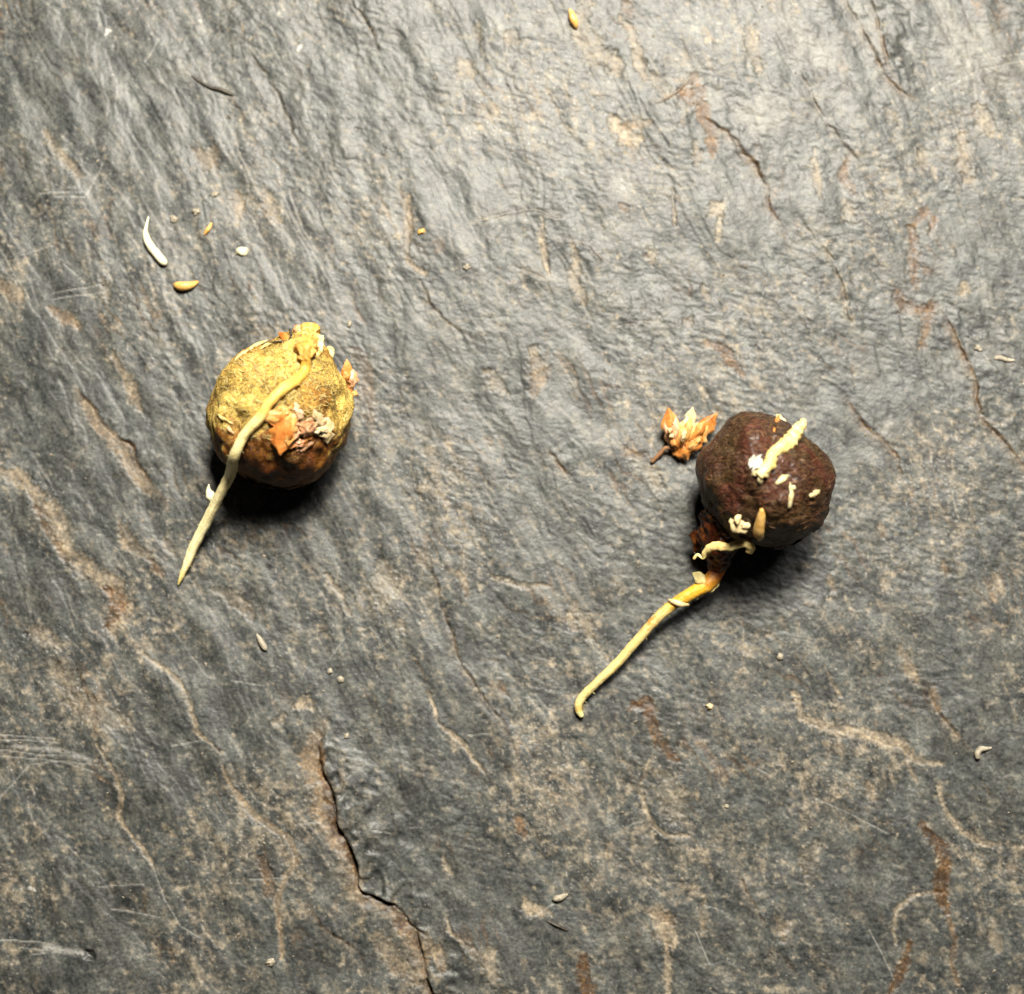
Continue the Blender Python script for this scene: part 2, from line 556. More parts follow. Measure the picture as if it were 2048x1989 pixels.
# --- traced lines of tan sediment along plate edges
for pts, wd, t_, r_ in [
    ([(0, 942), (42, 959), (80, 994), (115, 1039), (136, 1109), (181, 1144), (226, 1165), (251, 1220), (226, 1262)], 19, 0.8, 0.15),
    ([(70, 1010), (110, 1080), (140, 1140)], 10, 0.1, 0.5),
    ([(215, 1175), (240, 1210), (215, 1250)], 15, 0.3, 0.8),
    ([(226, 715), (245, 740), (261, 767), (272, 800), (284, 822)], 11, 0.8, 0.1),
    ([(240, 1046), (262, 1090), (300, 1120)], 15, 0.55, 0.2),
    ([(300, 1120), (322, 1150)], 10, 0.3, 0.7),
    ([(444, 1528), (465, 1580), (512, 1633), (580, 1680), (595, 1716), (569, 1758), (554, 1800), (559, 1847), (564, 1915)], 7, 0.8, 0.35),
    ([(520, 1720), (540, 1760), (535, 1790)], 12, 0.1, 0.55),
    ([(193, 1487), (225, 1534), (245, 1586), (235, 1633), (266, 1675), (303, 1727)], 6, 0.75, 0.15),
    ([(272, 1298), (340, 1345), (376, 1392), (392, 1460), (444, 1507)], 6, 0.7, 0.1),
    ([(857, 1382), (878, 1450), (919, 1481), (972, 1549)], 5, 0.75, 0.1),
    ([(1593, 1393), (1604, 1434), (1651, 1455), (1714, 1466), (1797, 1487), (1828, 1518), (1881, 1528)], 12, 0.85, 0.1),
    ([(1802, 1497), (1820, 1530), (1834, 1570)], 5, 0.6, 0.0),
    ([(1875, 1570), (1891, 1622), (1923, 1664), (1964, 1685), (2001, 1690)], 7, 0.75, 0.0),
    ([(1301, 1518), (1283, 1570), (1285, 1612), (1309, 1654), (1337, 1675), (1379, 1672)], 6, 0.8, 0.05),
    ([(1337, 1560), (1345, 1630)], 30, 0.32, 0.0),
    ([(1886, 1784), (1828, 1790), (1792, 1821), (1789, 1857), (1792, 1890)], 5, 0.7, 0.0),
    ([(1222, 235), (1254, 282), (1280, 275)], 16, 0.9, 0.05),
    ([(1144, 490), (1150, 530), (1150, 560), (1170, 601)], 12, 0.65, 0.1),
    ([(1081, 434), (1087, 496), (1097, 548)], 7, 0.65, 0.1),
    ([(815, 394), (819, 453), (812, 495), (822, 530), (850, 547)], 8, 0.65, 0.25),
    ([(1630, 303), (1634, 350), (1642, 397)], 9, 0.65, 0.1),
    ([(1066, 700), (1080, 735), (1070, 790)], 17, 0.65, 0.35),
    ([(980, 745), (1005, 780)], 22, 0.55, 0.05),
    ([(1802, 1293), (1815, 1330), (1834, 1361)], 12, 0.8, 0.2),
    ([(1866, 1375), (1876, 1420)], 9, 0.6, 0.45),
    ([(1317, 1820), (1330, 1850), (1345, 1890)], 24, 0.85, 0.05),
    ([(1335, 1890), (1336, 1989)], 9, 0.7, 0.1),
    ([(1045, 1795), (1058, 1819), (1102, 1828)], 12, 0.95, 0.0),
    ([(1411, 1795), (1404, 1830), (1411, 1862)], 7, 0.65, 0.2),
    ([(940, 1900), (975, 1920), (990, 1960)], 20, 0.7, 0.0),
    ([(890, 1830), (900, 1860), (930, 1890), (955, 1900)], 5, 0.6, 0.0),
    ([(760, 1870), (790, 1920), (830, 1960)], 22, 0.55, 0.2),
    ([(885, 1720), (905, 1750)], 9, 0.8, 0.0),
    ([(590, 1413), (612, 1404), (625, 1420)], 11, 0.75, 0.05),
    ([(545, 1450), (570, 1430)], 9, 0.6, 0.05),
    ([(150, 1405), (190, 1430), (240, 1440)], 26, 0.45, 0.0),
    ([(100, 1320), (140, 1370)], 22, 0.5, 0.0),
    ([(60, 1260), (120, 1290)], 18, 0.4, 0.1),
    ([(770, 1130), (772, 1160), (765, 1205)], 24, 0.42, 0.0),
    ([(835, 1105), (850, 1130)], 17, 0.55, 0.0),
    ([(1150, 1200), (1145, 1240), (1148, 1262)], 9, 0.7, 0.15),
    ([(1160, 1230), (1180, 1270)], 18, 0.4, 0.1),
    ([(915, 1140), (932, 1170), (935, 1195)], 6, 0.6, 0.25),
    ([(900, 940), (925, 960)], 14, 0.55, 0.05),
    ([(800, 1240), (806, 1265)], 11, 0.8, 0.05),
    ([(985, 1155), (1040, 1170), (1095, 1175)], 7, 0.5, 0.05),
    ([(1255, 900), (1290, 930), (1320, 975)], 14, 0.4, 0.0),
    ([(0, 565), (25, 580), (40, 600)], 22, 0.7, 0.4),
    ([(100, 620), (140, 640), (160, 655)], 12, 0.6, 0.5),
    ([(90, 265), (130, 320), (165, 350)], 10, 0.5, 0.05),
    ([(210, 560), (215, 600)], 12, 0.45, 0.0),
    ([(395, 300), (415, 320), (430, 300)], 18, 0.4, 0.25),
    ([(470, 390), (480, 430)], 14, 0.5, 0.2),
    ([(535, 385), (552, 440)], 15, 0.55, 0.15),
    ([(520, 660), (540, 680)], 14, 0.6, 0.05),
    ([(1170, 10), (1165, 60), (1190, 110), (1230, 130)], 26, 0.5, 0.0),
    ([(1240, 35), (1262, 60), (1290, 160)], 13, 0.65, 0.1),
    ([(1310, 150), (1330, 190)], 16, 0.4, 0.0),
    ([(1495, 60), (1505, 90), (1520, 140)], 16, 0.5, 0.0),
    ([(1430, 410), (1445, 428)], 20, 0.8, 0.05),
    ([(1440, 440), (1438, 480)], 8, 0.7, 0.0),
    ([(1346, 380), (1348, 450)], 5, 0.65, 0.05),
    ([(1390, 290), (1395, 330)], 12, 0.4, 0.2),
    ([(1958, 215), (1985, 265)], 16, 0.6, 0.0),
    ([(1925, 270), (1930, 330), (1940, 360)], 16, 0.55, 0.2),
    ([(1840, 300), (1850, 330)], 12, 0.5, 0.0),
    ([(1775, 220), (1800, 250)], 14, 0.5, 0.05),
    ([(1922, 575), (1928, 592)], 15, 0.95, 0.0),
    ([(1695, 410), (1712, 440)], 16, 0.4, 0.05),
    ([(1370, 640), (1385, 650)], 11, 0.55, 0.4),
    ([(1405, 560), (1415, 600)], 8, 0.6, 0.05),
    ([(1300, 500), (1308, 520)], 16, 0.55, 0.1),
    ([(920, 130), (940, 145)], 18, 0.6, 0.0),
    ([(955, 50), (960, 75)], 13, 0.6, 0.0),
    ([(1010, 70), (1035, 85)], 15, 0.5, 0.1),
    ([(1760, 1050), (1770, 1070)], 8, 0.5, 0.2),
    ([(1660, 1150), (1665, 1180)], 9, 0.45, 0.3),
    ([(1765, 1160), (1772, 1185)], 13, 0.5, 0.1),
    ([(1885, 1120), (1892, 1150)], 8, 0.4, 0.5),
    ([(1990, 1150), (2000, 1190)], 10, 0.55, 0.0),
    ([(1740, 1570), (1745, 1600)], 9, 0.65, 0.15),
    ([(1630, 1690), (1615, 1740)], 18, 0.4, 0.05),
    ([(1560, 1840), (1570, 1880)], 12, 0.55, 0.15),
    ([(1985, 1870), (2000, 1900)], 12, 0.4, 0.1),
    ([(1648, 1335), (1665, 1370), (1680, 1395)], 6, 0.6, 0.1),
    ([(430, 1180), (470, 1200), (500, 1230)], 14, 0.4, 0.05),
    ([(650, 1150), (680, 1190), (700, 1230)], 8, 0.6, 0.1),
    ([(330, 1080), (350, 1110)], 12, 0.35, 0.05),
]:
    stain(pts, wd, t_, r_, relief=-1.6, soft=0.5)

# --- rusty brown stains
for pts, wd, t_, r_, d_ in [
    ([(1390, 150), (1400, 199), (1411, 235), (1426, 272), (1421, 313)], 13, 0.35, 0.75, 0.0),
    ([(1360, 188), (1390, 200)], 14, 0.1, 0.7, 0.0),
    ([(1823, 452), (1849, 423), (1868, 440), (1862, 468)], 9, 0.1, 0.75, 0.2),
    ([(1825, 460), (1828, 500), (1826, 530), (1831, 569)], 12, 0.15, 0.75, 0.3),
    ([(1795, 590), (1808, 610), (1840, 622), (1865, 610)], 15, 0.05, 0.8, 0.6),
    ([(1860, 620), (1850, 660), (1845, 690)], 14, 0.25, 0.7, 0.1),
    ([(1405, 679), (1442, 695), (1468, 726), (1489, 752)], 9, 0.2, 0.8, 0.2),
    ([(1693, 313), (1687, 355), (1714, 397)], 8, 0.15, 0.7, 0.3),
    ([(1262, 1415), (1296, 1403), (1301, 1440), (1317, 1487), (1348, 1518)], 13, 0.15, 0.85, 0.5),
    ([(1849, 1654), (1886, 1701), (1891, 1743), (1881, 1790), (1896, 1831)], 15, 0.1, 0.9, 0.55),
    ([(1896, 1831), (1912, 1884), (1905, 1930), (1920, 1975)], 8, 0.5, 0.6, 0.2),
    ([(1823, 1884), (1808, 1936), (1781, 1989)], 10, 0.2, 0.85, 0.4),
    ([(1165, 1915), (1170, 1957), (1181, 1995)], 16, 0.1, 0.9, 0.4),
    ([(715, 700), (735, 740), (730, 790), (745, 850)], 18, 0.1, 0.42, 0.2),
    ([(1035, 1640), (1050, 1670)], 11, 0.4, 0.75, 0.0),
    ([(995, 1360), (1010, 1385)], 10, 0.2, 0.6, 0.2),
    ([(1240, 410), (1255, 425)], 9, 0.2, 0.7, 0.0),
    ([(1250, 5), (1262, 40)], 9, 0.2, 0.6, 0.5),
    ([(1240, 250), (1280, 250), (1300, 245)], 10, 0.5, 0.35, 0.0),
    ([(1330, 1830), (1345, 1845)], 14, 0.4, 0.45, 0.1),
    ([(630, 1465), (618, 1510), (628, 1560), (648, 1612), (662, 1664), (688, 1712)], 21, 0.9, 0.45, 0.0),
    ([(646, 1490), (640, 1540), (660, 1596), (668, 1654), (694, 1696), (706, 1740)], 9, 0.5, 0.9, 0.3),
    ([(700, 1715), (706, 1760), (720, 1800)], 13, 0.8, 0.4, 0.0),
    ([(790, 1825), (815, 1862), (838, 1900), (848, 1950)], 17, 0.9, 0.5, 0.0),
    ([(860, 1885), (880, 1910), (886, 1935)], 14, 0.75, 0.2, 0.0),
    ([(170, 810), (205, 862), (245, 905), (270, 950), (300, 985)], 13, 0.7, 0.35, 0.0),
    ([(795, 1830), (820, 1870)], 18, 0.6, 0.8, 0.1),
]:
    stain(pts, wd, t_, r_, 0, d_, relief=-1.0)

# --- plates of bare dark slate, bleached places
for pts, wd in [([(60, 1110), (120, 1190), (180, 1240)], 48), ([(530, 1700), (545, 1730)], 30), ([(90, 1190), (150, 1260)], 40),
                ([(120, 1840), (250, 1800)], 60), ([(40, 1950), (160, 1960)], 50), ([(300, 1500), (420, 1580)], 40),
                ([(180, 650), (190, 700)], 30), ([(110, 760), (140, 840)], 26), ([(800, 1560), (820, 1640)], 50)]:
    stain(pts, wd, -0.7, 0, -0.5, 0.55, soft=0.8)
for pts, wd in [([(1560, 60), (1640, 120)], 45), ([(1900, 60), (2000, 140)], 70), ([(1150, 1620), (1170, 1650)], 36), ([(1230, 380), (1260, 360)], 30),
                ([(1490, 230), (1540, 250)], 40)]:
    stain(pts, wd, 0.1, 0, 0.16, -0.6, soft=0.9, rag=1.2)
for cx, cy, r_ in [(395, 42, 12), (214, 64, 12), (228, 150, 7), (560, 30, 9), (600, 95, 7), (262, 1700, 8), (62, 1775, 11), (45, 1775, 9), (1448, 395, 6)]:
    stain([(cx, cy)], r_, 0.25, 0, 0.75)

# --- scratches
for a in [[(0, 1481), (60, 1480), (120, 1487)], [(0, 1500), (80, 1510), (150, 1512)], [(0, 1513), (90, 1520), (193, 1530)], [(0, 1596), (50, 1540), (99, 1487)],
          [(0, 1470), (110, 1478)], [(60, 1530), (120, 1522), (190, 1545)], [(465, 1361), (528, 1372)], [(345, 1492), (407, 1481)], [(199, 1774), (287, 1769)],
          [(220, 1818), (320, 1835)], [(303, 1727), (329, 1800), (360, 1852), (402, 1878)], [(1630, 1596), (1700, 1628), (1776, 1667)], [(1254, 1659), (1268, 1648), (1285, 1646)],
          [(1510, 1535), (1550, 1556)], [(110, 395), (172, 396)], [(80, 388), (170, 385)], [(172, 396), (190, 360), (207, 328)], [(290, 125), (305, 105), (320, 78)],
          [(105, 588), (200, 572)], [(110, 598), (210, 586)], [(130, 530), (172, 568)], [(45, 510), (110, 492)], [(936, 1470), (978, 1467)], [(660, 1318), (690, 1275)],
          [(0, 1880), (90, 1885), (150, 1900)], [(60, 1910), (130, 1900), (185, 1912)], [(40, 1895), (150, 1908)], [(740, 1660), (780, 1665)], [(820, 1655), (845, 1655)],
          [(1960, 120), (2048, 105)], [(1900, 170), (1960, 140), (2048, 120)], [(1640, 480), (1700, 470)], [(1860, 180), (1900, 150)], [(1740, 1860), (1790, 1960)], [(1410, 1812), (1445, 1822)],
          [(1120, 1800), (1060, 1840)], [(1390, 1860), (1420, 1930)], [(500, 1760), (580, 1755)], [(590, 1650), (640, 1645)]]:
    scratch(a)
scratch([(30, 1492), (120, 1500), (180, 1520)], 5, 0.4)
scratch([(90, 1895), (165, 1905)], 6, 0.6)
# the little pit with a white bruise beside it
stain([(172, 1903), (184, 1912)], 10, -1, 0, -1, 1.0, relief=-8, soft=0.9, rag=0.1)
stain([(50, 1265), (52, 1268)], 7, -1, 0, -1, 1.0, relief=-5, soft=0.9, rag=0.1)

blotch = fbm(GX / 70, GY / 52, 165, 4, 0.6)
tone = 0.47 + 0.50 * fbm(AL / 75, AC / 34, 161, 5, 0.62) + 0.42 * blotch + 0.26 * fl2 + 0.10 * fine
tone = np.clip(tone, 0, 1)

hgt -= np.median(hgt)
hgt = np.where(np.abs(hgt) > 60, np.sign(hgt) * 60, hgt)


def ground(px, py):
    """height of the stone (photo px) under a photo pixel"""
    p = P(px, py, 0)
    gx, gy = p.x / S, -p.y / S
    i = int(np.clip(np.searchsorted(ax, gy), 1, NX - 1))
    j = int(np.clip(np.searchsorted(ax, gx), 1, NX - 1))
    return float(hgt[i - 1:i + 1, j - 1:j + 1].mean())


def ground_max(px, py, r):
    return max(ground(px + r * math.cos(a), py + r * math.sin(a)) for a in np.linspace(0, 6.28, 9))


def build_stone(mat):
    n = NX * NX
    co = np.empty((n, 3), dtype=np.float32)
    co[:, 0] = X.ravel()
    co[:, 1] = Y.ravel()
    co[:, 2] = (hgt * S).ravel()
    idx = np.arange(n).reshape(NX, NX)
    q = np.stack([idx[:-1, :-1], idx[1:, :-1], idx[1:, 1:], idx[:-1, 1:]], axis=-1).reshape(-1, 4).astype(np.int32)
    me = bpy.data.meshes.new('stone_surface')
    me.vertices.add(n)
    me.vertices.foreach_set('co', co.ravel())
    me.loops.add(q.size)
    me.loops.foreach_set('vertex_index', q.ravel())
    me.polygons.add(len(q))
    me.polygons.foreach_set('loop_start', np.arange(0, q.size, 4, dtype=np.int32))
    me.polygons.foreach_set('loop_total', np.full(len(q), 4, dtype=np.int32))
    me.polygons.foreach_set('use_smooth', np.ones(len(q), dtype=bool))
    for nm, (r, g, b) in (('mineral', (tan, rust, pale)), ('slate', (dark, tone, rip_amt))):
        at = me.attributes.new(nm, 'FLOAT_COLOR', 'POINT')
        c = np.ones((n, 4), dtype=np.float32)
        c[:, 0], c[:, 1], c[:, 2] = np.clip(r.ravel(), 0, 1), np.clip(g.ravel(), 0, 1), np.clip(b.ravel(), 0, 1)
        at.data.foreach_set('color', c.ravel())
    me.materials.append(mat)
    me.update(calc_edges=True)
    o = bpy.data.objects.new('stone_surface', me)
    C.objects.link(o)
    o['kind'] = 'structure'
    o['label'] = 'grey slate surface with ochre stains, cracks and pale scratches'
    return o


def stone_material():
    t = NT('slate')
    m = t.attr('mineral')
    s = t.attr('slate')
    sm = t.node('ShaderNodeSeparateColor')
    t.link(m.outputs['Color'], sm.inputs[0])
    ss = t.node('ShaderNodeSeparateColor')
    t.link(s.outputs['Color'], ss.inputs[0])
    px = 1.0 / S
    v = t.coords((px, px, px))
    grain = t.noise(v, 0.16, 3, 0.6)
    blot = t.noise(v, 0.035, 4, 0.6)
    hue = t.noise(v, 0.012, 3, 0.5)
    tone_ = t.math('ADD', ss.outputs[1], t.rng(grain, 0.25, 0.75, -0.26, 0.26))
    base = t.ramp(tone_, [(0.0, (0.007, 0.008, 0.008)), (0.35, (0.023, 0.026, 0.025)), (0.68, (0.054, 0.058, 0.053)), (1.0, (0.125, 0.125, 0.110))])
    warm = t.mix(t.rng(hue, 0.40, 0.62, 0.0, 0.55), base, t.mix(1.0, base, (1.12, 1.0, 0.88), 'MULTIPLY'))
    tancol = t.ramp(t.math('ADD', grain, t.rng(blot, 0.3, 0.7, -0.25, 0.25)), [(0.2, (0.095, 0.074, 0.050)), (0.5, (0.205, 0.165, 0.112)), (0.8, (0.36, 0.30, 0.21))])
    c = t.mix(sm.outputs[0], warm, tancol)
    rustcol = t.ramp(t.math('ADD', grain, t.rng(blot, 0.3, 0.7, -0.2, 0.2)), [(0.25, (0.022, 0.011, 0.004)), (0.55, (0.066, 0.033, 0.010)), (0.85, (0.20, 0.11, 0.04))])
    c = t.mix(sm.outputs[1], c, rustcol)
    c = t.mix(t.math('MULTIPLY', ss.outputs[0], 0.7), c, t.mix(1.0, c, (0.30, 0.31, 0.33), 'MULTIPLY'))
    c = t.mix(t.math('MULTIPLY', sm.outputs[2], 0.8), c, (0.40, 0.39, 0.36))
    rough = t.math('ADD', t.rng(grain, 0.3, 0.7, 0.44, 0.57), t.math('MULTIPLY', sm.outputs[0], 0.12))
    n1 = t.bump(grain, 0.40, 1.8 * S)
    n2 = t.bump(t.noise(v, 0.40, 2, 0.5), 0.25, 0.5 * S, n1)
    return t.out(c, rough, 0.46, n2)


stone = build_stone(stone_material())


# ------------------------------------------------------------------ plant materials
PXS = 1.0 / S


def mat_yellow_hull():
    t = NT('felted_yellow_husk')
    v = t.coords((PXS, PXS, PXS))
    big = t.noise(v, 0.017, 4, 0.6, 0.4)
    fib = t.noise(v, 0.15, 5, 0.70, 1.6)
    fin = t.noise(v, 0.42, 3, 0.6, 0.6)
    f = t.math('ADD', t.math('MULTIPLY', fib, 0.80), t.math('ADD', t.math('MULTIPLY', big, 0.56), t.math('MULTIPLY', fin, 0.20)))
    col = t.ramp(f, [(0.60, (0.045, 0.027, 0.006)), (0.71, (0.18, 0.115, 0.022)), (0.81, (0.46, 0.305, 0.060)), (0.90, (0.72, 0.54, 0.155)), (1.0, (0.82, 0.71, 0.36))])
    dots = t.rng(t.noise(v, 0.20, 4, 0.7, 0.8), 0.52, 0.64, 0.0, 0.75)
    patch = t.rng(t.noise(v, 0.022, 3, 0.6), 0.40, 0.60, 0.1, 1.0)
    col = t.mix(t.math('MULTIPLY', dots, patch), col, (0.105, 0.060, 0.016))
    brown = t.rng(t.noise(v, 0.011, 3, 0.5), 0.50, 0.64, 0.0, 0.9)
    col = t.mix(brown, col, t.mix(1.0, col, (0.66, 0.42, 0.20), 'MULTIPLY'))
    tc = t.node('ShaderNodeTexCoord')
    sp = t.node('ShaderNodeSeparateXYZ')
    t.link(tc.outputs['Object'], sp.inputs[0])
    wet = t.math('ADD', t.math('MULTIPLY', sp.outputs[1], PXS), t.rng(t.noise(v, 0.020, 4, 0.6, 0.5), 0.25, 0.75, -75, 75))  # wet brown lower side, with the underside shade painted into the colour
    wet_shade = t.rng(wet, -22, -78, 0.0, 0.95)
    col = t.mix(wet_shade, col, t.mix(1.0, col, (0.34, 0.155, 0.04), 'MULTIPLY'))
    n = t.bump(fib, 0.8, 5 * S)
    n = t.bump(fin, 0.5, 1.8 * S, n)
    rgh = t.rng(wet_shade, 0.0, 1.0, 0.70, 0.38)
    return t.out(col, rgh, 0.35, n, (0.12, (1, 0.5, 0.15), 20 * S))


def mat_brown_hull():
    t = NT('wet_dark_brown_husk')
    v = t.coords((PXS, PXS, PXS))
    vs = t.coords((PXS * 0.045, PXS * 0.30, PXS * 0.20), (0, 0, math.radians(16)))
    vs2 = t.coords((PXS * 0.06, PXS * 0.42, PXS * 0.3), (0, 0, math.radians(-12)))
    st = t.noise(vs, 1.0, 4, 0.65, 0.9)
    st2 = t.noise(vs2, 1.0, 3, 0.6, 0.8)
    big = t.noise(v, 0.014, 3, 0.55)
    fin = t.noise(v, 0.30, 3, 0.6)
    f = t.math('ADD', t.math('MULTIPLY', st, 0.50), t.math('ADD', t.math('MULTIPLY', st2, 0.34), t.math('MULTIPLY', fin, 0.20)))
    dk = t.ramp(f, [(0.43, (0.006, 0.002, 0.001)), (0.53, (0.030, 0.0105, 0.0045)), (0.61, (0.105, 0.052, 0.026)), (0.72, (0.34, 0.22, 0.13))])
    ol = t.ramp(f, [(0.43, (0.008, 0.004, 0.001)), (0.53, (0.038, 0.020, 0.005)), (0.61, (0.105, 0.060, 0.018)), (0.74, (0.34, 0.22, 0.09))])
    rd = t.ramp(f, [(0.43, (0.009, 0.002, 0.0008)), (0.53, (0.048, 0.011, 0.005)), (0.61, (0.115, 0.034, 0.017)), (0.74, (0.30, 0.13, 0.075))])
    col = t.mix(t.rng(big, 0.42, 0.58, 0.0, 1.0), dk, ol)
    col = t.mix(t.rng(t.noise(v, 0.012, 2, 0.5, 0.5), 0.50, 0.62, 0.0, 0.85), col, rd)
    n0 = t.bump(t.noise(v, 0.030, 3, 0.55, 1.2), 0.5, 9 * S)
    cn = t.bump(f, 0.35, 2.4 * S, n0)
    n = t.bump(f, 0.75, 4.2 * S, n0)
    n = t.bump(fin, 0.5, 1.8 * S, n)
    rough = t.rng(big, 0.35, 0.65, 0.42, 0.60)
    return t.out(col, rough, 0.22, n, None, (0.20, 0.16), cn)


def mat_plain(name, c0, c1, c2, scale=0.06, rough=0.5, sss=0.25, bump=2.0, stretch=None):
    t = NT(name)
    v = t.coords((PXS, PXS, PXS))
    a = t.noise(v, scale, 4, 0.6, 0.6)
    b = t.noise(v, scale * 4, 3, 0.6)
    f = t.math('ADD', t.math('MULTIPLY', a, 0.75), t.math('MULTIPLY', b, 0.25))
    col = t.ramp(f, [(0.32, c0), (0.5, c1), (0.70, c2)])
    n = t.bump(f, 0.6, bump * S)
    return t.out(col, rough, 0.4, n, (sss, (1, 0.6, 0.3), 12 * S) if sss else None)


def mat_root(name, stops, rough=0.42, spot=None):
    """colour runs along the root (attribute t: 0 at the seed, 1 at the tip)"""
    t = NT(name)
    v = t.coords((PXS, PXS, PXS))
    a = t.noise(v, 0.05, 4, 0.6)
    b = t.noise(v, 0.22, 3, 0.6)
    at = t.attr('t')
    f = t.math('ADD', at.outputs['Fac'], t.rng(a, 0.3, 0.7, -0.035, 0.035))
    col = t.ramp(f, stops)
    col = t.mix(0.35, col, t.mix(1.0, col, t.ramp(b, [(0.3, (0.75, 0.68, 0.55)), (0.7, (1.1, 1.08, 1.05))]), 'MULTIPLY'))
    if spot:
        for p, wdt in spot:
            d = t.math('ABSOLUTE', t.math('SUBTRACT', f, p))
            m = t.math('MULTIPLY', t.rng(d, 0.0, wdt, 1.0, 0.0), t.rng(a, 0.40, 0.56, 0.0, 0.9))
            col = t.mix(m, col, (0.40, 0.16, 0.02))
    fa = t.attr('fibre')
    fm = t.node('ShaderNodeMapping')
    fm.inputs['Scale'].default_value = (9.0, 2.6, 2.6)
    t.link(fa.outputs['Vector'], fm.inputs['Vector'])
    c_ = t.noise(fm.outputs[0], 1.6, 4, 0.65)
    col = t.mix(0.8, col, t.mix(1.0, col, t.ramp(c_, [(0.34, (0.62, 0.50, 0.34)), (0.52, (1.0, 0.98, 0.95)), (0.7, (1.08, 1.08, 1.08))]), 'MULTIPLY'))
    n = t.bump(t.math('ADD', a, t.math('ADD', b, c_)), 0.6, 2.2 * S)
    return t.out(col, rough, 0.4, n, (0.30, (1, 0.7, 0.35), 14 * S))


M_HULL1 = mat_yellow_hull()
M_HULL2 = mat_brown_hull()
M_FIBRE = mat_plain('straw_fibre', (0.28, 0.19, 0.05), (0.50, 0.38, 0.13), (0.68, 0.56, 0.26), 0.02, 0.55, 0.2)
M_FIBRE2 = mat_plain('brown_fibre', (0.030, 0.012, 0.005), (0.075, 0.035, 0.014), (0.19, 0.11, 0.05), 0.02, 0.4, 0.0)
M_ORANGE = mat_plain('orange_bract', (0.30, 0.070, 0.010), (0.60, 0.195, 0.038), (0.78, 0.39, 0.14), 0.035, 0.45, 0.35)
M_ORANGE2 = mat_plain('amber_bract', (0.38, 0.12, 0.018), (0.68, 0.31, 0.080), (0.82, 0.51, 0.22), 0.035, 0.45, 0.35)
M_PINK = mat_plain('pinkish_bract', (0.40, 0.15, 0.06), (0.68, 0.33, 0.16), (0.82, 0.54, 0.34), 0.035, 0.4, 0.35)
M_CREAM = mat_plain('cream_husk', (0.30, 0.21, 0.09), (0.50, 0.39, 0.20), (0.66, 0.56, 0.34), 0.05, 0.5, 0.35)
M_PALE = mat_plain('pale_bract', (0.46, 0.28, 0.11), (0.68, 0.48, 0.24), (0.80, 0.66, 0.42), 0.05, 0.5, 0.35)
M_STRAW = mat_plain('straw_root', (0.36, 0.25, 0.07), (0.58, 0.45, 0.17), (0.74, 0.62, 0.31), 0.05, 0.5, 0.35, 3.0)
M_WHITE = mat_plain('white_root', (0.44, 0.41, 0.27), (0.60, 0.57, 0.40), (0.70, 0.68, 0.52), 0.05, 0.45, 0.35)
M_CRUMB = mat_plain('pale_crumb', (0.12, 0.105, 0.075), (0.25, 0.22, 0.165), (0.42, 0.38, 0.30), 0.09, 0.6, 0.2)
M_TANCR = mat_plain('tan_crumb', (0.34, 0.24, 0.12), (0.52, 0.40, 0.22), (0.66, 0.54, 0.34), 0.09, 0.6, 0.1)
M_GRAIN = mat_plain('orange_grain', (0.38, 0.18, 0.035), (0.56, 0.33, 0.09), (0.70, 0.48, 0.20), 0.05, 0.42, 0.3)
M_DKRED = mat_plain('dark_red_neck', (0.012, 0.003, 0.001), (0.052, 0.011, 0.003), (0.22, 0.07, 0.012), 0.035, 0.28, 0.1, 5.0)
M_DARK = mat_plain('dark_splinter', (0.012, 0.010, 0.008), (0.030, 0.024, 0.016), (0.07, 0.055, 0.035), 0.08, 0.5, 0.0)
M_BROWN = mat_plain('brown_twig', (0.10, 0.045, 0.02), (0.22, 0.11, 0.05), (0.36, 0.21, 0.11), 0.06, 0.5, 0.0)
M_COLLAR = mat_plain('ochre_collar', (0.25, 0.10, 0.014), (0.48, 0.26, 0.050), (0.66, 0.46, 0.17), 0.05, 0.55, 0.3, 6.0)
M_ROOT1 = mat_root('pale_root', [(0.0, (0.44, 0.21, 0.025)), (0.16, (0.56, 0.35, 0.055)), (0.36, (0.66, 0.50, 0.14)), (0.50, (0.76, 0.69, 0.38)), (0.85, (0.78, 0.74, 0.46)), (0.97, (0.66, 0.54, 0.19))])
M_ROOT2 = mat_root('stained_root', [(0.0, (0.16, 0.03, 0.004)), (0.12, (0.30, 0.085, 0.008)), (0.20, (0.62, 0.34, 0.025)), (0.33, (0.50, 0.32, 0.04)), (0.42, (0.54, 0.45, 0.18)), (0.85, (0.58, 0.50, 0.235)), (0.91, (0.52, 0.38, 0.11)), (0.96, (0.66, 0.63, 0.30))], 0.40, [(0.465, 0.028)])


